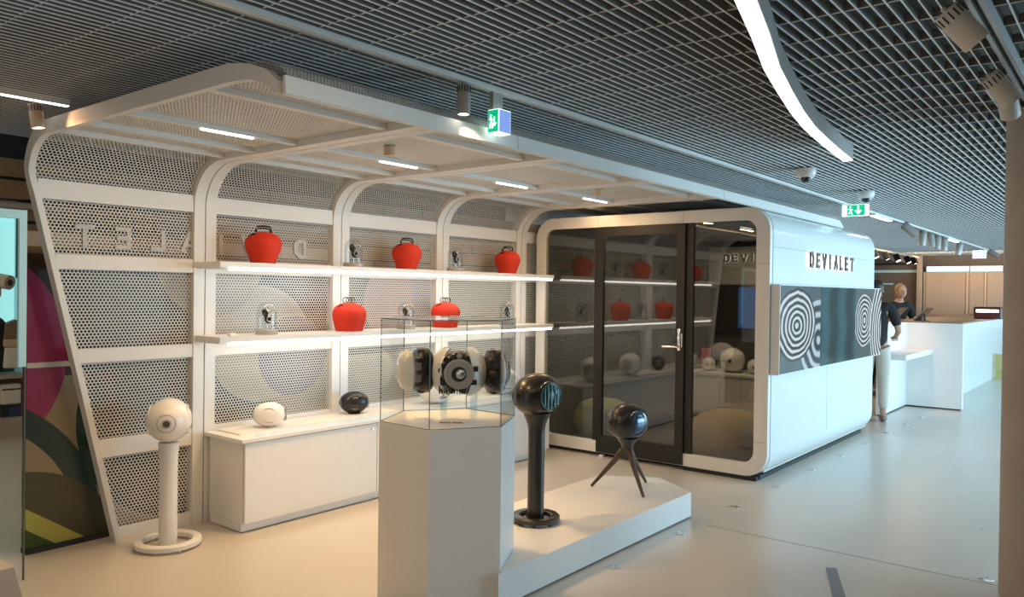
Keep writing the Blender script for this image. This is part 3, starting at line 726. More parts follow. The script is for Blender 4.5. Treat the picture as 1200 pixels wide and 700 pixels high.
t = thing('booth_screen', 'black wall screen with a blue picture inside the booth', 'screen', (9.46, 3.4, 1.38))
MB().box(-.04, .03, -.75, .86, -.31, .29, .004).obj('casing', M['satin_black'], t)
MB().box(-.045, -.041, .24, .52, -.24, .26).obj('picture', mat('blue_picture', (.03, .10, .32), .3, emis=(.04, .14, .42), estr=.5, noise=.2), t)
MB().box(-.045, -.041, .10, .20, -.26, .26).obj('picture', mat('pale_picture', (.5, .6, .65), .3, emis=(.6, .75, .85), estr=.5, noise=.2), t)
def pouf(x, y, r, h, m_, lab):
    t = thing('pouf', lab, 'pouf', (x, y, .0905))
    MB().lathe([(0, 0), (r*.82, 0), (r*.95, h*.12), (r, h*.32), (r*.99, h*.5), (r*.92, h*.7), (r*.75, h*.87), (r*.45, h*.97), (0, h)], 44).obj('cushion', M[m_], t)
    MB().torus((0, 0, h*.32), (0, 0, 1), r*1.001, .004, 44, 6).obj('piping', M[m_], t)
pouf(7.05, 4.39, .31, .36, 'pouf_green', 'olive green round pouf on the booth floor at the left')
pouf(6.93, 2.96, .36, .40, 'pouf_brown', 'taupe round pouf on the booth floor at the right')

# backlit sign on the booth side
sg = thing('booth_sign', 'backlit dark capital letters high on the white booth side', 'sign', (0, BY0, 1.808))
adv = 1.44/8
for i, ch in enumerate('DEVIALET'):
    xx = 7.27+i*adv
    letter(ch, (xx, -.018, 0), (1, 0, 0), (0, -1, 0), .138, .027, .012).obj('letter', M['blackletter'], sg)
    letter(ch, (xx+.002, -.010, .002), (1, 0, 0), (0, -1, 0), .131, .020, .004).obj('letter_glow', M['halo'], sg)

# wall display on the booth side
scm = bpy.data.materials.new('ripple_picture'); scm.use_nodes = True; N_ = NT(scm); bs_ = N_.n['Principled BSDF']
X, Y_, Z_ = N_.xyz()
nz = N_.noise(2.2, 3)
def rings(cx, cz, freq, R, ax=1.0, az=1.0):
    d = N_.dist(X, Z_, cx, cz, ax, az); d = N_.m('ADD', d, N_.m('MULTIPLY', N_.m('SUBTRACT', nz, .5), .09))
    s_ = N_.m('SINE', N_.m('MULTIPLY', d, freq)); s_ = N_.m('MULTIPLY_ADD', s_, .95, .35); s_.node.use_clamp = True
    return s_, N_.m('LESS_THAN', d, R)
gray = N_.mix(N_.noise(2.0, 6), (.010, .022, .028), (.13, .19, .21))
r1, m1 = rings(.40, .40, 120, .31, .62, 1.0)
c1 = N_.mix(m1, gray, N_.mix(r1, (.015, .02, .025), (.62, .67, .67)))
r2, m2_ = rings(.98, .25, 60, .36, .7)
c1 = N_.mix(N_.m('MULTIPLY', m2_, N_.m('SUBTRACT', 1.0, m1)), c1, N_.mix(r2, (.02, .03, .035), (.45, .55, .6)))
# middle: teal glassy columns
wv = N_.m('SINE', N_.m('ADD', N_.m('MULTIPLY', X, 12.0), N_.m('MULTIPLY', N_.m('SINE', N_.m('MULTIPLY', Z_, 14.0)), .35)))
wv = N_.m('MULTIPLY_ADD', wv, .7, .45); wv.node.use_clamp = True
c2 = N_.mix(wv, (.002, .020, .024), (.018, .085, .10))
r3, m3 = rings(2.50, .40, 125, .27, .75); r4, m4 = rings(3.45, .30, 85, .62, .85)
c3 = N_.mix(m3, gray, N_.mix(r3, (.015, .02, .025), (.62, .67, .67)))
c3 = N_.mix(m4, c3, N_.mix(r4, (.015, .02, .025), (.66, .71, .71)))
cc = N_.mix(N_.m('GREATER_THAN', X, 1.03), c1, c2); cc = N_.mix(N_.m('GREATER_THAN', X, 2.16), cc, c3)
N_.l.new(N_.mix(.75, cc, (.01, .012, .014)), bs_.inputs['Base Color']); N_.l.new(cc, bs_.inputs['Emission Color']); bs_.inputs['Emission Strength'].default_value = .8; bs_.inputs['Roughness'].default_value = .12
sc = thing('wall_display', 'long screen of black and white ripples on the booth side', 'screen', (6.38, 2.30, .895))
MB().box(0, 3.18, .003, .079, 0, .745, .003).obj('casing', M['white_metal'], sc)
MB().box(.012, 3.17, -.001, .0025, .008, .737).obj('picture', scm, sc)

# ------------------------------------------------------------------ floor discs
base = None
for i, (x_, y_) in enumerate(((3.847, 2.31), (4.676, 2.31), (5.505, 2.30), (6.331, 2.29), (7.153, 2.28), (7.961, 2.265), (8.81, 2.26), (9.683, 2.24), (10.485, 2.226), (11.259, 2.211), (5.022, .646))):
    nm = ['nearest the pedestal', 'beside the pointed end of the plinth', 'before the booth front', 'first beside the booth side', 'second beside the booth side', 'third beside the booth side', 'fourth beside the booth side', 'at the far end of the booth', 'first before the counter', 'second before the counter', 'alone by the column at the right'][i]
    if base is None:
        base = thing('floor_disc', 'round steel floor disc '+nm, 'floor disc', (x_, y_, 0), 0, 'steel discs set in the floor')
        MB().lathe([(0, 0), (.040, 0), (.040, .003), (.034, .004), (0, .0045)], 28).obj('cover', M['steel'], base)
        b = MB()
        for k in range(3): b.cyl((.022*math.cos(k*2.09), .022*math.sin(k*2.09), .004), (.022*math.cos(k*2.09), .022*math.sin(k*2.09), .006), .004, n=8)
        b.obj('screw', M['dark'], base)
    else: dup(base, (x_, y_, 0), 'round steel floor disc '+nm)
tag(MB().box(6.30, 6.335, 3.93, 3.97, 0, .03, .004).obj('door_stop', M['white']), 'small white door stop on the floor before the booth door', 'door stop')

# ------------------------------------------------------------------ ceiling fittings
tr = thing('light_track', 'long pale ceiling track running above the canopy edge', 'light track', (0, 2.42, 2.50))
MB().box(-1.0, 20, -.016, .016, 0, .019).obj('rail', M['white_metal'], tr)
def spot_parts(t, L=.135, r=.030, vertical=True, m_='lampgrey', lit=True):
    """cylinder hanging along local -Z, mouth at the bottom"""
    MB().lathe([(r*.97, 0), (r, .003), (r, .040), (r*1.02, .042), (r*1.02, L), (r*.9, L), (r*.85, L-.012)], 28, Matrix.Rotation(PI, 4, 'X')).obj('housing', M[m_], t)
    b = MB()
    for k in range(14):
        a = 2*PI*k/14; b.box(r*1.0-.002, r*1.0+.0015, -.0025, .0025, -.036, -.006)
        bmesh.ops.rotate(b.bm, verts=b.bm.verts[-8:], cent=(0, 0, 0), matrix=Matrix.Rotation(a, 3, 'Z'))
    b.obj('cooling_slots', M['dark'], t)
    MB().cyl((0, 0, -L+.008), (0, 0, -L+.011), r*.86, n=24).obj('lens', M['ledw'] if lit else M['chrome'], t)
    MB().cyl((0, 0, 0), (0, 0, .012), .008, n=10).obj('stem', M[m_], t)
t = thing('track_spotlight', 'grey cylinder spotlight hanging from the track beside the square exit sign', 'spotlight', (2.66, 2.42, 2.488)); spot_parts(t)
# exit sign hung edge-on near the canopy
def strokes3(par, segs, X0, pl_, m_, nm, th=.006):
    for s_ in segs:
        b = MB(); b.tube([(X0, p[0], p[1]) if pl_ == 'x' else (p[0], X0, p[1]) for p in s_], th, 6); b.obj(nm, M[m_], par)
ext = thing('exit_sign', 'green exit sign hung on a grey post above the canopy edge', 'exit sign', (2.895, 2.425, 2.30))
MB().box(-.035, .035, -.012, .012, .115, .20).obj('hanger', M['lampgrey'], ext)
MB().box(-.045, .045, -.055, .012, 0.0, .112, .002).obj('light_box', M['signwhite'], ext)
MB().box(-.0465, -.0452, -.052, .009, .004, .108).obj('green_face', M['green'], ext)
MB().box(-.041, .041, -.0562, -.0552, .004, .108).obj('blue_face', M['blue_edge'], ext)
b = MB(); b.ellipsoid((-.0475, -.008, .083), .001, .006, .006, 10, 6); b.tube([(-.0475, -.008, .076), (-.0475, -.012, .052), (-.0475, -.004, .036), (-.0475, -.004, .022)], .004, 6)
b.tube([(-.0475, -.012, .052), (-.0475, -.020, .036), (-.0475, -.018, .022)], .0035, 6).tube([(-.0475, .0, .066), (-.0475, -.010, .07), (-.0475, -.020, .060)], .003, 6)
b.tube([(-.0475, -.030, .075), (-.0475, -.030, .034)], .003, 6).tube([(-.0475, -.022, .046), (-.0475, -.030, .032), (-.0475, -.040, .046)], .003, 6); b.obj('symbol', M['signwhite'], ext)
# far exit sign
def exit_box(x, y, z, wd, ht, lab, green='green'):
    t = thing('exit_sign', lab, 'exit sign', (x, y, z))
    MB().box(-.02, .02, -wd/2, wd/2, 0, ht, .003).obj('light_box', M['signwhite'], t)
    MB().box(-.022, -.0205, -wd*.37, wd*.30, ht*.04, ht*.96).obj('green_face', M[green], t)
    b = MB(); u = ht
    b.tube([(-.024, -wd*.13, u*.88), (-.024, -wd*.13, u*.3)], u*.07, 6).tube([(-.024, -wd*.02, u*.48), (-.024, -wd*.13, u*.2), (-.024, -wd*.24, u*.48)], u*.06, 6)
    b.tube([(-.024, wd*.18, u*.66), (-.024, wd*.16, u*.42), (-.024, wd*.10, u*.15)], u*.06, 6).tube([(-.024, wd*.16, u*.42), (-.024, wd*.24, u*.2)], u*.05, 6).tube([(-.024, wd*.26, u*.6), (-.024, wd*.08, u*.56)], u*.04, 6)
    b.ellipsoid((-.024, wd*.17, u*.8), .002, u*.07, u*.07, 10, 6); b.obj('symbol', M['signwhite'], t)
    return t
t = exit_box(8.7, 2.36, 2.39, .26, .12, 'green and white exit sign above the booth, under the second camera')
MB().box(-.006, .006, -.01, .01, .12, .128).obj('hanger', M['lampgrey'], t)
t = exit_box(17.2, 2.42, 2.30, .22, .15, 'distant bluish exit sign under the far ceiling track', 'sky_strip')
MB().cyl((0, 0, .15), (0, 0, .20), .01, n=8).obj('hanger', M['lampgrey'], t)
# dome cameras
cam0 = None
for x_, y_, lab in ((6.10, 2.02, 'white dome security camera on the ceiling, nearer one'), (7.70, 2.0, 'white dome security camera on the ceiling, farther one')):
    if cam0 is None:
        cam0 = thing('dome_camera', lab, 'security camera', (x_, y_, 2.518), 0, 'dome cameras on the ceiling')
        MB().lathe([(.072, 0), (.074, -.005), (.074, -.038), (.062, -.062), (.055, -.066), (0, -.066)], 32).obj('housing', M['white'], cam0)
        MB().lathe([(.054, -.066), (.053, -.078), (.043, -.098), (.025, -.110), (0, -.114)], 28, cap=False).obj('bubble', M['domeglass'], cam0)
        MB().ellipsoid((0, 0, -.076), .035, .035, .028, 20, 12).obj('lens', M['black'], cam0)
    else: dup(cam0, (x_, y_, 2.518), lab)
# right-hand track with spotlights
tr2 = thing('light_track', 'grey double rail light track at the top right corner', 'light track', (0, .42, 2.47))
MB().box(.5, 6.5, -.022, -.008, 0, .045).obj('rail', M['lampgrey'], tr2); MB().box(.5, 6.5, .010, .024, 0, .045).obj('rail', M['lampgrey'], tr2); MB().box(.5, 6.5, -.008, .010, .02, .045).obj('channel', M['dark'], tr2)
def aimed_spot(x, y, z, d, lab, L=.13, r=.038, m_='lampgrey', lit=False, grp=None, name='track_spotlight'):
    t = thing(name, lab, 'spotlight', (x, y, z), 0, grp)
    t.rotation_euler = Vector(d).normalized().to_track_quat('-Z', 'Y').to_euler(); spot_parts(t, L, r, m_=m_, lit=lit); return t
aimed_spot(2.80, .50, 2.455, (.30, -.45, -.55), 'beige grey spotlight on the double rail, nearest the viewer', .14, .042, m_='lampbeige')
aimed_spot(3.72, .50, 2.455, (.30, -.40, -.55), 'beige grey spotlight on the double rail, second one', .14, .042, m_='lampbeige')
aimed_spot(4.05, .48, 2.455, (.55, -.05, -.5), 'beige grey spotlight partly in front of the column top', .13, .040, m_='lampbeige')
# left line light and spotlight
t = thing('line_light', 'bright ceiling line light at the left edge', 'light', (0, 4.39, 2.49))
MB().box(.0, 1.77, -.016, .016, 0, .03).obj('housing', M['white_metal'], t); MB().box(.0, 1.765, -.014, .014, -.004, -.0005).obj('diffuser', M['ring_led'], t)
aimed_spot(1.60, 4.37, 2.465, (.12, -.06, -.9), 'beige spotlight under the line light by the canopy corner', .12, .032, m_='beigebeam', lit=True)
spot('canopy_corner_spot', (1.62, 4.30, 2.36), (1.9, 3.9, 2.38), 2.0, (1, .5, .22), 70)
# curved pendant light: arc through measured points
pts = [(.6, .62), (1.2, .72), (1.7, .815), (2.234, .925), (2.6, 1.018), (2.99, 1.125), (3.35, 1.205), (3.754, 1.29), (4.15, 1.360), (4.5, 1.405), (4.9, 1.45), (5.30, 1.49)]
t = thing('curved_pendant_light', 'long curved ceiling light with glowing underside', 'light', (0, 0, 2.42))
def band(off0, off1, z0, z1, nm, m_):
    b = MB(); rows = []
    for i, p in enumerate(pts):
        a = Vector(pts[max(i-1, 0)]); c = Vector(pts[min(i+1, len(pts)-1)]); d = (c-a).normalized(); n_ = Vector((-d.y, d.x)); p = Vector(p)
        q0 = p+n_*off0; q1 = p+n_*off1
        rows.append([b.bm.verts.new((q0.x, q0.y, z0)), b.bm.verts.new((q1.x, q1.y, z0)), b.bm.verts.new((q1.x, q1.y, z1)), b.bm.verts.new((q0.x, q0.y, z1))])
    for A, B in zip(rows, rows[1:]):
        for i in range(4): b.face([A[i], A[(i+1) % 4], B[(i+1) % 4], B[i]])
    b.face(rows[0]); b.face(rows[-1][::-1]); b.obj(nm, M[m_], t)
band(-.032, .032, .004, .095, 'housing', 'lampgrey'); band(-.028, .028, -.002, .0035, 'diffuser', 'ring_led')
# track further along: line lights and small spots
for i, (a, b_) in enumerate(((9.6, 10.4), (14.0, 14.9))):
    t = thing('line_light', ['bright line light in the far track, just past the exit sign', 'bright line light at the far end of the track'][i], 'light', ((a+b_)/2, 2.42-.0, 2.475))
    MB().box(-(b_-a)/2, (b_-a)/2, -.03, .03, 0, .024).obj('housing', M['white_metal'], t); MB().box(-(b_-a)/2, (b_-a)/2, -.026, .026, -.006, -.0005).obj('diffuser', M['ring_led'], t)
sp = ['first of the far row, tilted', 'second of the far row', 'third of the far row', 'fourth of the far row', 'fifth of the far row', 'sixth of the far row', 'seventh of the far row, tilted']
for i, (x_, d) in enumerate(((11.1, (.3, -.6, -.6)), (12.3, (0, .1, -1)), (12.75, (0, -.1, -1)), (13.3, (0, .05, -1)), (13.82, (0, .05, -1)), (15.2, (0, .2, -1)), (18.3, (.1, -.9, -.5)))):
    aimed_spot(x_, 2.42, 2.486, d, 'small grey track spotlight, '+sp[i], .21, .05, grp='spotlights on the far track')
t2 = thing('light_track', 'dark track of small black spotlights over the far corner', 'light track', (0, 3.93, 2.42)); MB().box(14.5, 19.5, -.02, .02, 0, .04).obj('rail', M['beigebeam'], t2)
MB().cyl((15, 0, .04), (15, 0, .1), .01).cyl((19, 0, .04), (19, 0, .1), .01).obj('hanger', M['dark'], t2)
for i, x_ in enumerate((15.0, 15.7, 16.5, 17.4, 18.3, 18.9)):
    aimed_spot(x_, 3.93, 2.405, (-.2+.1*(i % 3), -.4, -.8), 'small black spotlight over the far corner, '+['first', 'second', 'third', 'fourth', 'fifth', 'sixth'][i]+' from the booth', .15, .055, m_='black', lit=True, grp='black spotlights over the far corner')

# ------------------------------------------------------------------ mural wall behind the pavilion
mm = mat('painted_mural', (0.310, 0.248, 0.186), .22); Q = NT(mm); X, Y_, Z_ = Q.xyz(); bb = Q.n['Principled BSDF']
lt = lambda a, b_: Q.m('LESS_THAN', a, b_)
beige, dgreen, olive = (0.285, 0.223, 0.143), (0.019, 0.046, 0.042), (0.062, 0.059, 0.031)
col = Q.mix(lt(Z_, 1.02), (0.034, 0.019, 0.012), beige)
col = Q.mix(lt(Q.dist(X, Z_, 1.35, 1.163), .67), col, (0.260, 0.028, 0.093))
ringd = Q.dist(X, Z_, 1.36, .10); col = Q.mix(Q.m('MULTIPLY', lt(ringd, .86), Q.m('GREATER_THAN', ringd, .72)), col, dgreen)
col = Q.mix(Q.m('MULTIPLY', Q.m('GREATER_THAN', X, 2.045), lt(Q.dist(X, Z_, 2.75, .72), .68)), col, dgreen)
col = Q.mix(lt(Q.dist(X, Z_, 1.75, -.12), .60), col, olive)
st = Q.m('ADD', Z_, Q.m('MULTIPLY', X, .72)); col = Q.mix(Q.m('MULTIPLY', lt(st, 1.50+.06), Q.m('GREATER_THAN', st, 1.43+.01)), col, (0.384, 0.360, 0.074)); col = Q.mix(lt(st, 1.44), col, (0.031, 0.074, 0.012))
col = Q.mix(lt(Q.dist(X, Z_, 3.35, 1.15), .42), col, (0.384, 0.322, 0.236)); col = Q.mix(lt(Q.dist(X, Z_, 3.62, 1.05), .30), col, (0.124, 0.105, 0.211))
col = Q.mix(lt(Q.dist(X, Z_, 2.95, 1.75), .40), col, (0.310, 0.248, 0.167)); col = Q.mix(lt(Q.dist(X, Z_, 4.65, 1.45), .34), col, (0.372, 0.174, 0.161)); col = Q.mix(Q.m('MULTIPLY', Q.m('GREATER_THAN', X, 4.85), lt(X, 5.15)), col, (0.136, 0.167, 0.260)); col = Q.mix(Q.m('GREATER_THAN', X, 5.15), col, (0.136, 0.136, 0.105))
Q.l.new(col, bb.inputs['Base Color'])
mu = struct(MB().box(1.80, 6.9, 5.0, 5.06, .03, 1.74).obj('wall_mural', mm), 'glossy painted wall of magenta, beige and dark green shapes')
struct(MB().box(1.80, 6.9, 4.985, 5.07, 0, .03).obj('baseboard_mural', M['dark']), 'dark metal sill under the mural')
MB().box(1.80, 3.0, 4.992, 5.0, 1.075, 1.105).obj('joint', M['letters'], mu)
tw = thing('timber_wall', 'raw brown timber boards high behind the mural', 'wall', (0, 5.6, 1.7)); tw['kind'] = 'structure'; del tw['category']
for k in range(5):
    xo = -1.0 if k >= 3 else 2.0
    while xo < 7.0:
        L_ = random.uniform(.5, 1.1); MB().box(xo, xo+L_-.02, random.uniform(0, .02), .06, k*.135, k*.135+.115).obj('board', M['wood'], tw); xo += L_
MB().box(2.0, 7, .1, .15, -.1, .9).box(-1, 2.0, .1, .15, .40, .9).obj('backing', M['dark'], tw)
tag(MB().cyl((-1, 5.48, 2.05), (7, 5.48, 2.05), .022, n=14).obj('wall_pipe', M['pipe']), 'pale pipe running along the timber boards', 'pipe')
tag(MB().box(1.87, 4.2, 5.2, 5.26, 1.79, 1.88).obj('lit_beam', M['beigebeam']), 'beige lit beam above the mural', 'beam')

# ------------------------------------------------------------------ glass partition and shop display at the left edge
gp = thing('glass_partition', 'clear glass partition with a pale blue top frame at the left edge', 'partition', (0, 4.58, 0))
MB().box(.6, 1.636, -.004, .004, .004, 1.895).obj('glass_pane', M['glass'], gp)
MB().box(.6, 1.642, -.012, .012, 1.90, 1.945).obj('top_frame', M['cyan_frame'], gp); MB().box(1.606, 1.642, -.012, .012, 1.125, 1.90).obj('side_frame', M['cyan_frame'], gp)
MB().box(1.636, 1.643, -.006, .006, 0, 1.125).obj('side_edge', M['clear_edge'], gp)
sh = thing('display_shelving', 'tall shop shelving with a lit turquoise back at the far left', 'shelving', (0, 9.0, 0))
MB().box(1.2, 3.30, .38, .42, .9, 2.35).obj('lit_back', M['cyan_lit'], sh)
MB().box(1.2, 3.32, -.02, .40, 0, .20).obj('base', M['graybox'], sh)
MB().box(1.2, 3.32, .0, .40, .60, .64).obj('shelf', M['graybox'], sh)
MB().box(1.2, 3.32, .36, .41, .20, .60).obj('back_panel', M['taupe'], sh); MB().box(1.2, 3.32, .36, .375, .64, .9).obj('back_panel', M['taupe'], sh)
MB().box(3.25, 3.32, .0, .40, .64, 2.3).obj('side_panel', M['cyan_frame'], sh)
MB().box(1.2, 3.25, .02, .36, 2.26, 2.32).obj('top_panel', M['cyan_frame'], sh)
t = thing('camera_gadget', 'round lens device with a grey body hanging in the display', 'gadget', (3.03, 9.1, 1.45))
MB().cyl((-.05, .06, .16), (.05, -.10, .13), .075, n=20).obj('lens_barrel', M['beigebeam'], t); MB().cyl((.051, -.101, .13), (.053, -.104, .13), .035, n=16).obj('lens', M['black'], t)
MB().box(-.12, -.0, -.04, .06, -.02, .12, .02).obj('housing', M['lampgrey'], t); MB().tube([(-.05, .05, .2), (-.12, .08, .3), (-.2, .1, .3)], .02, 8).obj('arm', M['dark'], t)
MB().cyl((-.1, .1, .3), (-.1, .12, .84), .008, n=8).obj('cord', M['dark'], t)
t = thing('display_bust', 'tan and cream satchel on a dark cloth bust on the shelf', 'bust', (3.13, 9.1, .641))
MB().ellipsoid((-.14, .05, .30), .16, .10, .30, 20, 12).obj('dark_cloth', M['cloth_black'], t)
MB().prism([(-.09, .36), (.09, .36), (.12, .50), (.03, .56), (-.06, .52)], -.05, .05, 'y', .01).obj('flap', M['khaki'], t)
MB().box(-.09, .10, -.06, .05, .28, .36, .012).obj('band', M['beigebeam'], t); MB().box(-.08, .09, -.05, .05, .06, .28, .02).obj('pouch', M['white'], t)
t = thing('bag_on_lower_shelf', 'white boxy bag with a dark zip above the grey base', 'bag', (3.10, 9.1, .201))
MB().box(-.08, .11, -.06, .06, .13, .34, .02).obj('case', M['white'], t); MB().box(-.07, .10, -.064, -.058, .28, .292).obj('zip', M['dark'], t)
MB().box(-.06, .0, -.03, .03, 0, .13).obj('support', M['black'], t); MB().box(.0, .11, -.05, .04, 0, .10, .01).obj('navy_pouch', M['navy'], t)
tb = thing('low_box', 'corner of a low beige display box at the bottom left', 'box', (.9, 4.30, 0))
MB().prism([(-.9, 0), (.64, 0), (.60, .165), (-.9, .165)], 0, .20, 'y', .002).obj('body', M['graybox'], tb)
MB().box(-.9, .601, -.002, .202, .1655, .172).obj('top', M['beigebox'], tb)

# ------------------------------------------------------------------ reception counter at the right
ct = thing('reception_counter', 'white angular reception counter beyond the booth', 'counter', (0, 0, 0))
MB().box(10.95, 12.25, 2.60, 2.68, .02, 1.19).obj('side_panel', M['white'], ct)
MB().box(12.25, 12.33, 1.90, 2.68, .02, 1.19).obj('end_panel', M['white'], ct)
MB().box(11.0, 12.30, 1.95, 2.6, 0, .018).obj('shadow_gap', M['dark'], ct) if False else None
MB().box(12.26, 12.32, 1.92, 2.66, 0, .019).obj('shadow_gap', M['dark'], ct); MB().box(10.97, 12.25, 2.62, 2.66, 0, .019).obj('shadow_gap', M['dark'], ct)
MB().box(12.335, 19.5, 1.90, 2.9, 1.05, 1.19).obj('worktop', M['booth_white'], ct)
MB().box(12.335, 19.5, 2.22, 2.26, .0, 1.049).obj('back_panel', M['booth_white'], ct)
MB().box(10.95, 12.33, 2.685, 3.3, 1.13, 1.19).obj('worktop', M['white'], ct)
MB().box(12.335, 19.5, 1.93, 2.9, 1.191, 1.203).obj('wood_inlay', M['woodtop'], ct)
dk = thing('counter_shelf', 'low white shelf slab jutting from the counter end', 'shelf', (0, 0, 0))
MB().box(10.675, 12.248, 2.27, 2.598, .76, .825, .003).obj('slab', M['white'], dk)
spot('counter_shelf_lamp', (11.7, 2.35, 2.35), (11.9, 2.5, .8), 60, (1, .55, .3), 45)
tag(MB().box(17.6, 17.66, 2.0, 2.19, .0, .48).obj('gold_panel', M['yellow']), 'small gold lit panel under the far end of the counter', 'panel')
for i, (x_, y_) in enumerate(((12.5, 2.78), (12.72, 2.48))):
    t = thing('tablet_stand', ['slanted tablet on its stand on the counter, left one', 'slanted tablet on its stand on the counter, right one'][i], 'tablet', (x_, y_, 1.2045 if i else 1.2045), D(-20), 'tablets on the counter')
    b = MB(); b.prism([(.11, 0), (.085, 0), (-.10, .19), (-.075, .19)], -.09, .09, 'x'); b.obj('tablet', M['steel'], t)
    MB().cyl((0, -.02, 0), (0, -.01, .10), .012, n=10).obj('support', M['dark'], t); MB().box(-.07, .07, -.06, .08, 0, .008).obj('foot', M['dark'], t)
lt_ = thing('lit_case', 'dark red case with a bright white light bar on the counter', 'case', (15.0, 2.0, 1.204))
MB().box(-.02, .25, -.22, .18, 0, .20, .02).obj('case', M['maroon'], lt_); MB().box(-.026, -.021, -.18, .14, .11, .155).obj('light_bar', M['ring_led'], lt_)
for i, (x0, x1, y0, y1, lab) in enumerate(((14.2, 17.5, 3.1, 3.9, 'long dark counter with a wooden top behind the reception'), (17.9, 19.6, 3.0, 3.6, 'short dark counter with a wooden top near the far wall'))):
    t = thing('back_counter', lab, 'counter', (0, 0, 0))
    MB().box(x0, x1, y0, y1, 0, 1.12).obj('body', M['taupe'], t); MB().box(x0-.05, x1+.05, y0-.05, y1+.05, 1.12, 1.17, .004).obj('top', M['woodtop'], t)
# far joinery and windows
fw_ = thing('panelled_partition', 'tan panelled partition against the far wall', 'partition', (20.2, 0, 0))
MB().box(0, .1, -.5, 3.96, 0, 2.13).obj('backing', M['tan'], fw_)
for ya, yb in ((3.45, 3.90), (2.98, 3.40), (2.30, 2.55), (1.2, 2.2)): pass
for (ya, yb) in ((3.10, 3.90), (2.74, 3.02), (2.30, 2.68), (1.70, 2.20), (1.1, 1.62)):
    MB().box(-.02, -.001, ya, yb, .05, 2.08, .008).obj('panel', M['tan'], fw_)
for yy in (2.20, 2.70, 3.05): MB().box(-.035, -.001, yy, yy+.03, 0, 2.13).obj('stile', M['dark'] if yy == 2.20 else M['beigebeam'], fw_)
for i, (ya, yb) in enumerate(((3.05, 3.90), (2.40, 3.02), (1.6, 2.37))):
    struct(MB().box(20.22, 20.28, ya, yb, 2.14, 2.26).obj('window_%d' % (i+1), M['sky_strip']), 'bright high strip window')
tag(MB().box(20.0, 20.15, 3.97, 4.06, 0, 2.5).obj('square_post', M['tan']), 'slim tan post beside the panelled partition', 'post')
lw = thing('shop_screen_wall', 'dark glazed shop wall with pale light lines beyond the booth', 'wall', (20.2, 0, 0))
MB().box(0, .1, 4.08, 6.4, 0, 2.3).obj('panel', M['taupe'], lw); MB().box(-.02, -.002, 4.1, 6.4, 2.12, 2.18).obj('pale_line', M['cyan_frame'], lw); MB().box(-.02, -.002, 4.6, 6.4, 1.84, 1.87).obj('pale_line', M['cyan_frame'], lw)
MB().box(16.9, 20.1, 4.25, 6.4, 2.34, 2.5).obj('ceiling_bulkhead', M['taupe']).__setitem__('kind', 'structure')

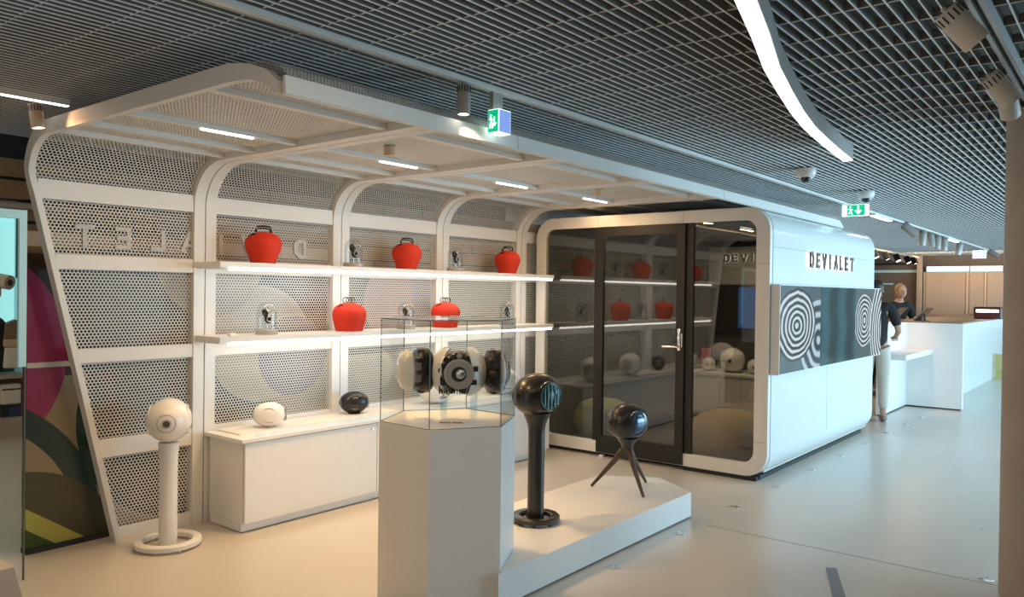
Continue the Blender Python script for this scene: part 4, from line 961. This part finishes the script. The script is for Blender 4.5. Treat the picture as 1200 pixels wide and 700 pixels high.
# ------------------------------------------------------------------ people
def skin_obj(name, verts, edges, radii, mat_, parent, root=0, sub=2):
    me = bpy.data.meshes.new(name); me.from_pydata(verts, edges, []); o = bpy.data.objects.new(name, me); C.objects.link(o); o.parent = parent
    md = o.modifiers.new('skin', 'SKIN'); md.use_smooth_shade = True
    for i, r in enumerate(radii):
        sv = me.skin_vertices[0].data[i]; sv.radius = (r, r) if not isinstance(r, tuple) else r; sv.use_root = (i == root)
    sb = o.modifiers.new('sub', 'SUBSURF'); sb.levels = sub; sb.render_levels = sub
    me.materials.append(mat_); return o
def person(name, lab, loc, rz, H, arms, hair, top, trousers, shoe, lean=0.0):
    """local +Y is the way the person faces"""
    t = thing(name, lab, 'person', loc, rz); k = H/1.75; V = []; E = []; R = []
    def v(p, r, link=None):
        V.append(tuple(c*k for c in p)); R.append(r*k if not isinstance(r, tuple) else tuple(q*k for q in r)); i = len(V)-1
        if link is not None: E.append((link, i))
        return i
    L = lambda z: lean*max(0, z-.95)
    pel = v((0, 0, .95), (.145, .10)); wa = v((0, L(1.1), 1.10), (.125, .09), pel); ch = v((0, L(1.3), 1.30), (.155, .105), wa); sh_ = v((0, L(1.42), 1.42), (.12, .08), ch); nk = v((0, L(1.5)+.01, 1.50), .052, sh_); hd = v((0, L(1.56)+.02, 1.57), .06, nk)
    for s_ in (1, -1):
        hp = v((s_*.09, 0, .88), .095, pel); kn = v((s_*.10, .03, .49), .058, hp); an = v((s_*.10, -.01, .09), .038, kn); hl = v((s_*.10, .06, .04), .036, an); v((s_*.105, .17, .03), .028, hl)
        so = v((s_*.19, L(1.4), 1.40), .055, sh_); el = arms[0 if s_ > 0 else 1][0]; wr = arms[0 if s_ > 0 else 1][1]
        e_ = v((s_*el[0], el[1], el[2]), .040, so); w_ = v((s_*wr[0], wr[1], wr[2]), .026, e_)
        dv = (Vector((s_*wr[0], wr[1], wr[2]))-Vector((s_*el[0], el[1], el[2]))).normalized(); pm = Vector((s_*wr[0], wr[1], wr[2]))+dv*.05
        pl_ = v(tuple(pm), .030, w_); sd = dv.cross(Vector((0, 0, 1))); sd = sd.normalized() if sd.length > .01 else Vector((1, 0, 0))
        for q, (off, ln) in enumerate(((-.030, .062), (-.010, .075), (.011, .070), (.031, .055))):
            a_ = pm+sd*off+dv*.035; b1 = a_+dv*ln*.6; c1_ = b1+dv*ln*.4+Vector((0, 0, -.014))
            i1 = v(tuple(a_), .009, pl_); i2 = v(tuple(b1), .0085, i1); v(tuple(c1_), .0075, i2)
        th = pm-sd*.042-dv*.01; i1 = v(tuple(th), .010, pl_); v(tuple(th-sd*.010+dv*.035), .009, i1)
    skin_obj('body', V, E, R, M['skin'], t)
    hc = Vector((0, (L(1.64)+.025), 1.645))*k
    b = MB(); b.ellipsoid(hc, .075*k, .095*k, .115*k, 24, 18)
    b.ellipsoid(hc+Vector((0, .097, -.012))*k, .013*k, .018*k, .026*k, 10, 8)
    for s_ in (1, -1): b.ellipsoid(hc+Vector((s_*.077, -.005, -.01))*k, .010*k, .018*k, .030*k, 10, 8)
    hdo = b.obj('head', M['skin'], t)
    b = MB()
    for s_ in (1, -1): b.ellipsoid(hc+Vector((s_*.030, .085, .008))*k, .012*k, .008*k, .006*k, 10, 8)
    b.obj('eyes', M['dark'], hdo); MB().ellipsoid(hc+Vector((0, .088, -.052))*k, .024*k, .008*k, .006*k, 10, 6).obj('mouth', M['redlabel'], hdo)
    MB().ellipsoid(hc+Vector((0, -.022, .025))*k, .088*k, .098*k, .108*k, 24, 16).ellipsoid(hc+Vector((0, -.06, -.06))*k, .07*k, .05*k, .09*k, 18, 12).obj('hair', M[hair], t)
    # clothes
    V, E, R = [], [], []
    p0 = v((0, 0, .86), (.165, .125)); p1 = v((0, L(1.1), 1.10), (.142, .108), p0); p2 = v((0, L(1.3), 1.30), (.168, .120), p1); p3 = v((0, L(1.44), 1.455), (.125, .088), p2)
    for s_ in (1, -1):
        so = v((s_*.185, L(1.4), 1.40), .078, p3); el = arms[0 if s_ > 0 else 1][0]; f_ = .85
        v((s_*(.19+(el[0]-.19)*f_), el[1]*f_, 1.40+(el[2]-1.40)*f_), .056, so)
    skin_obj('shirt', V, E, R, M[top], t)
    V, E, R = [], [], []
    p0 = v((0, 0, 1.02), (.150, .116))
    for s_ in (1, -1):
        hp = v((s_*.09, 0, .85), .105, p0); kn = v((s_*.10, .03, .49), .074, hp); v((s_*.10, 0, .14), .060, kn)
    skin_obj('trousers', V, E, R, M[trousers], t)
    for s_ in (1, -1): MB().ellipsoid(Vector((s_*.102, .075, .045))*k, .048*k, .135*k, .045*k, 18, 10).obj('shoe', M[shoe], t)
    return t
A0 = [((.26, -.02, 1.14), (.24, .20, 1.06)), ((.26, -.02, 1.14), (.22, .20, 1.08))]
person('person', 'person in black top and cream trousers standing at the booth end by the screen', (10.47, 2.58, 0), D(-75), 1.74, A0, 'hair', 'cloth_black', 'cloth_cream', 'shoe')
person('person', 'fair haired person in black leaning over behind the counter', (13.9, 3.14, 0), D(130), 1.74, [((.27, .10, 1.16), (.20, .32, 1.14)), ((.27, .10, 1.16), (.18, .30, 1.2))], 'blond', 'cloth_black', 'cloth_black', 'shoe', .25)
person('person', 'dark haired person in black behind the counter beside the screen', (13.1, 3.35, 0), D(160), 1.68, [((.27, .05, 1.14), (.16, .28, 1.2)), ((.27, .05, 1.14), (.14, .28, 1.25))], 'hair', 'cloth_black', 'cloth_black', 'shoe', .1)

# spotlights that light the display
spot('plinth_spot', (2.66, 2.40, 2.33), (4.6, 2.9, .2), 30, WARM, 60)
spot('corner_warm_spot', (1.62, 4.36, 2.33), (2.2, 3.4, 0), 22, WARM, 90)
spot('near_floor_warm', (3.3, 3.5, 2.30), (3.15, 3.55, 0), 120, (1, .60, .24), 95, .9)
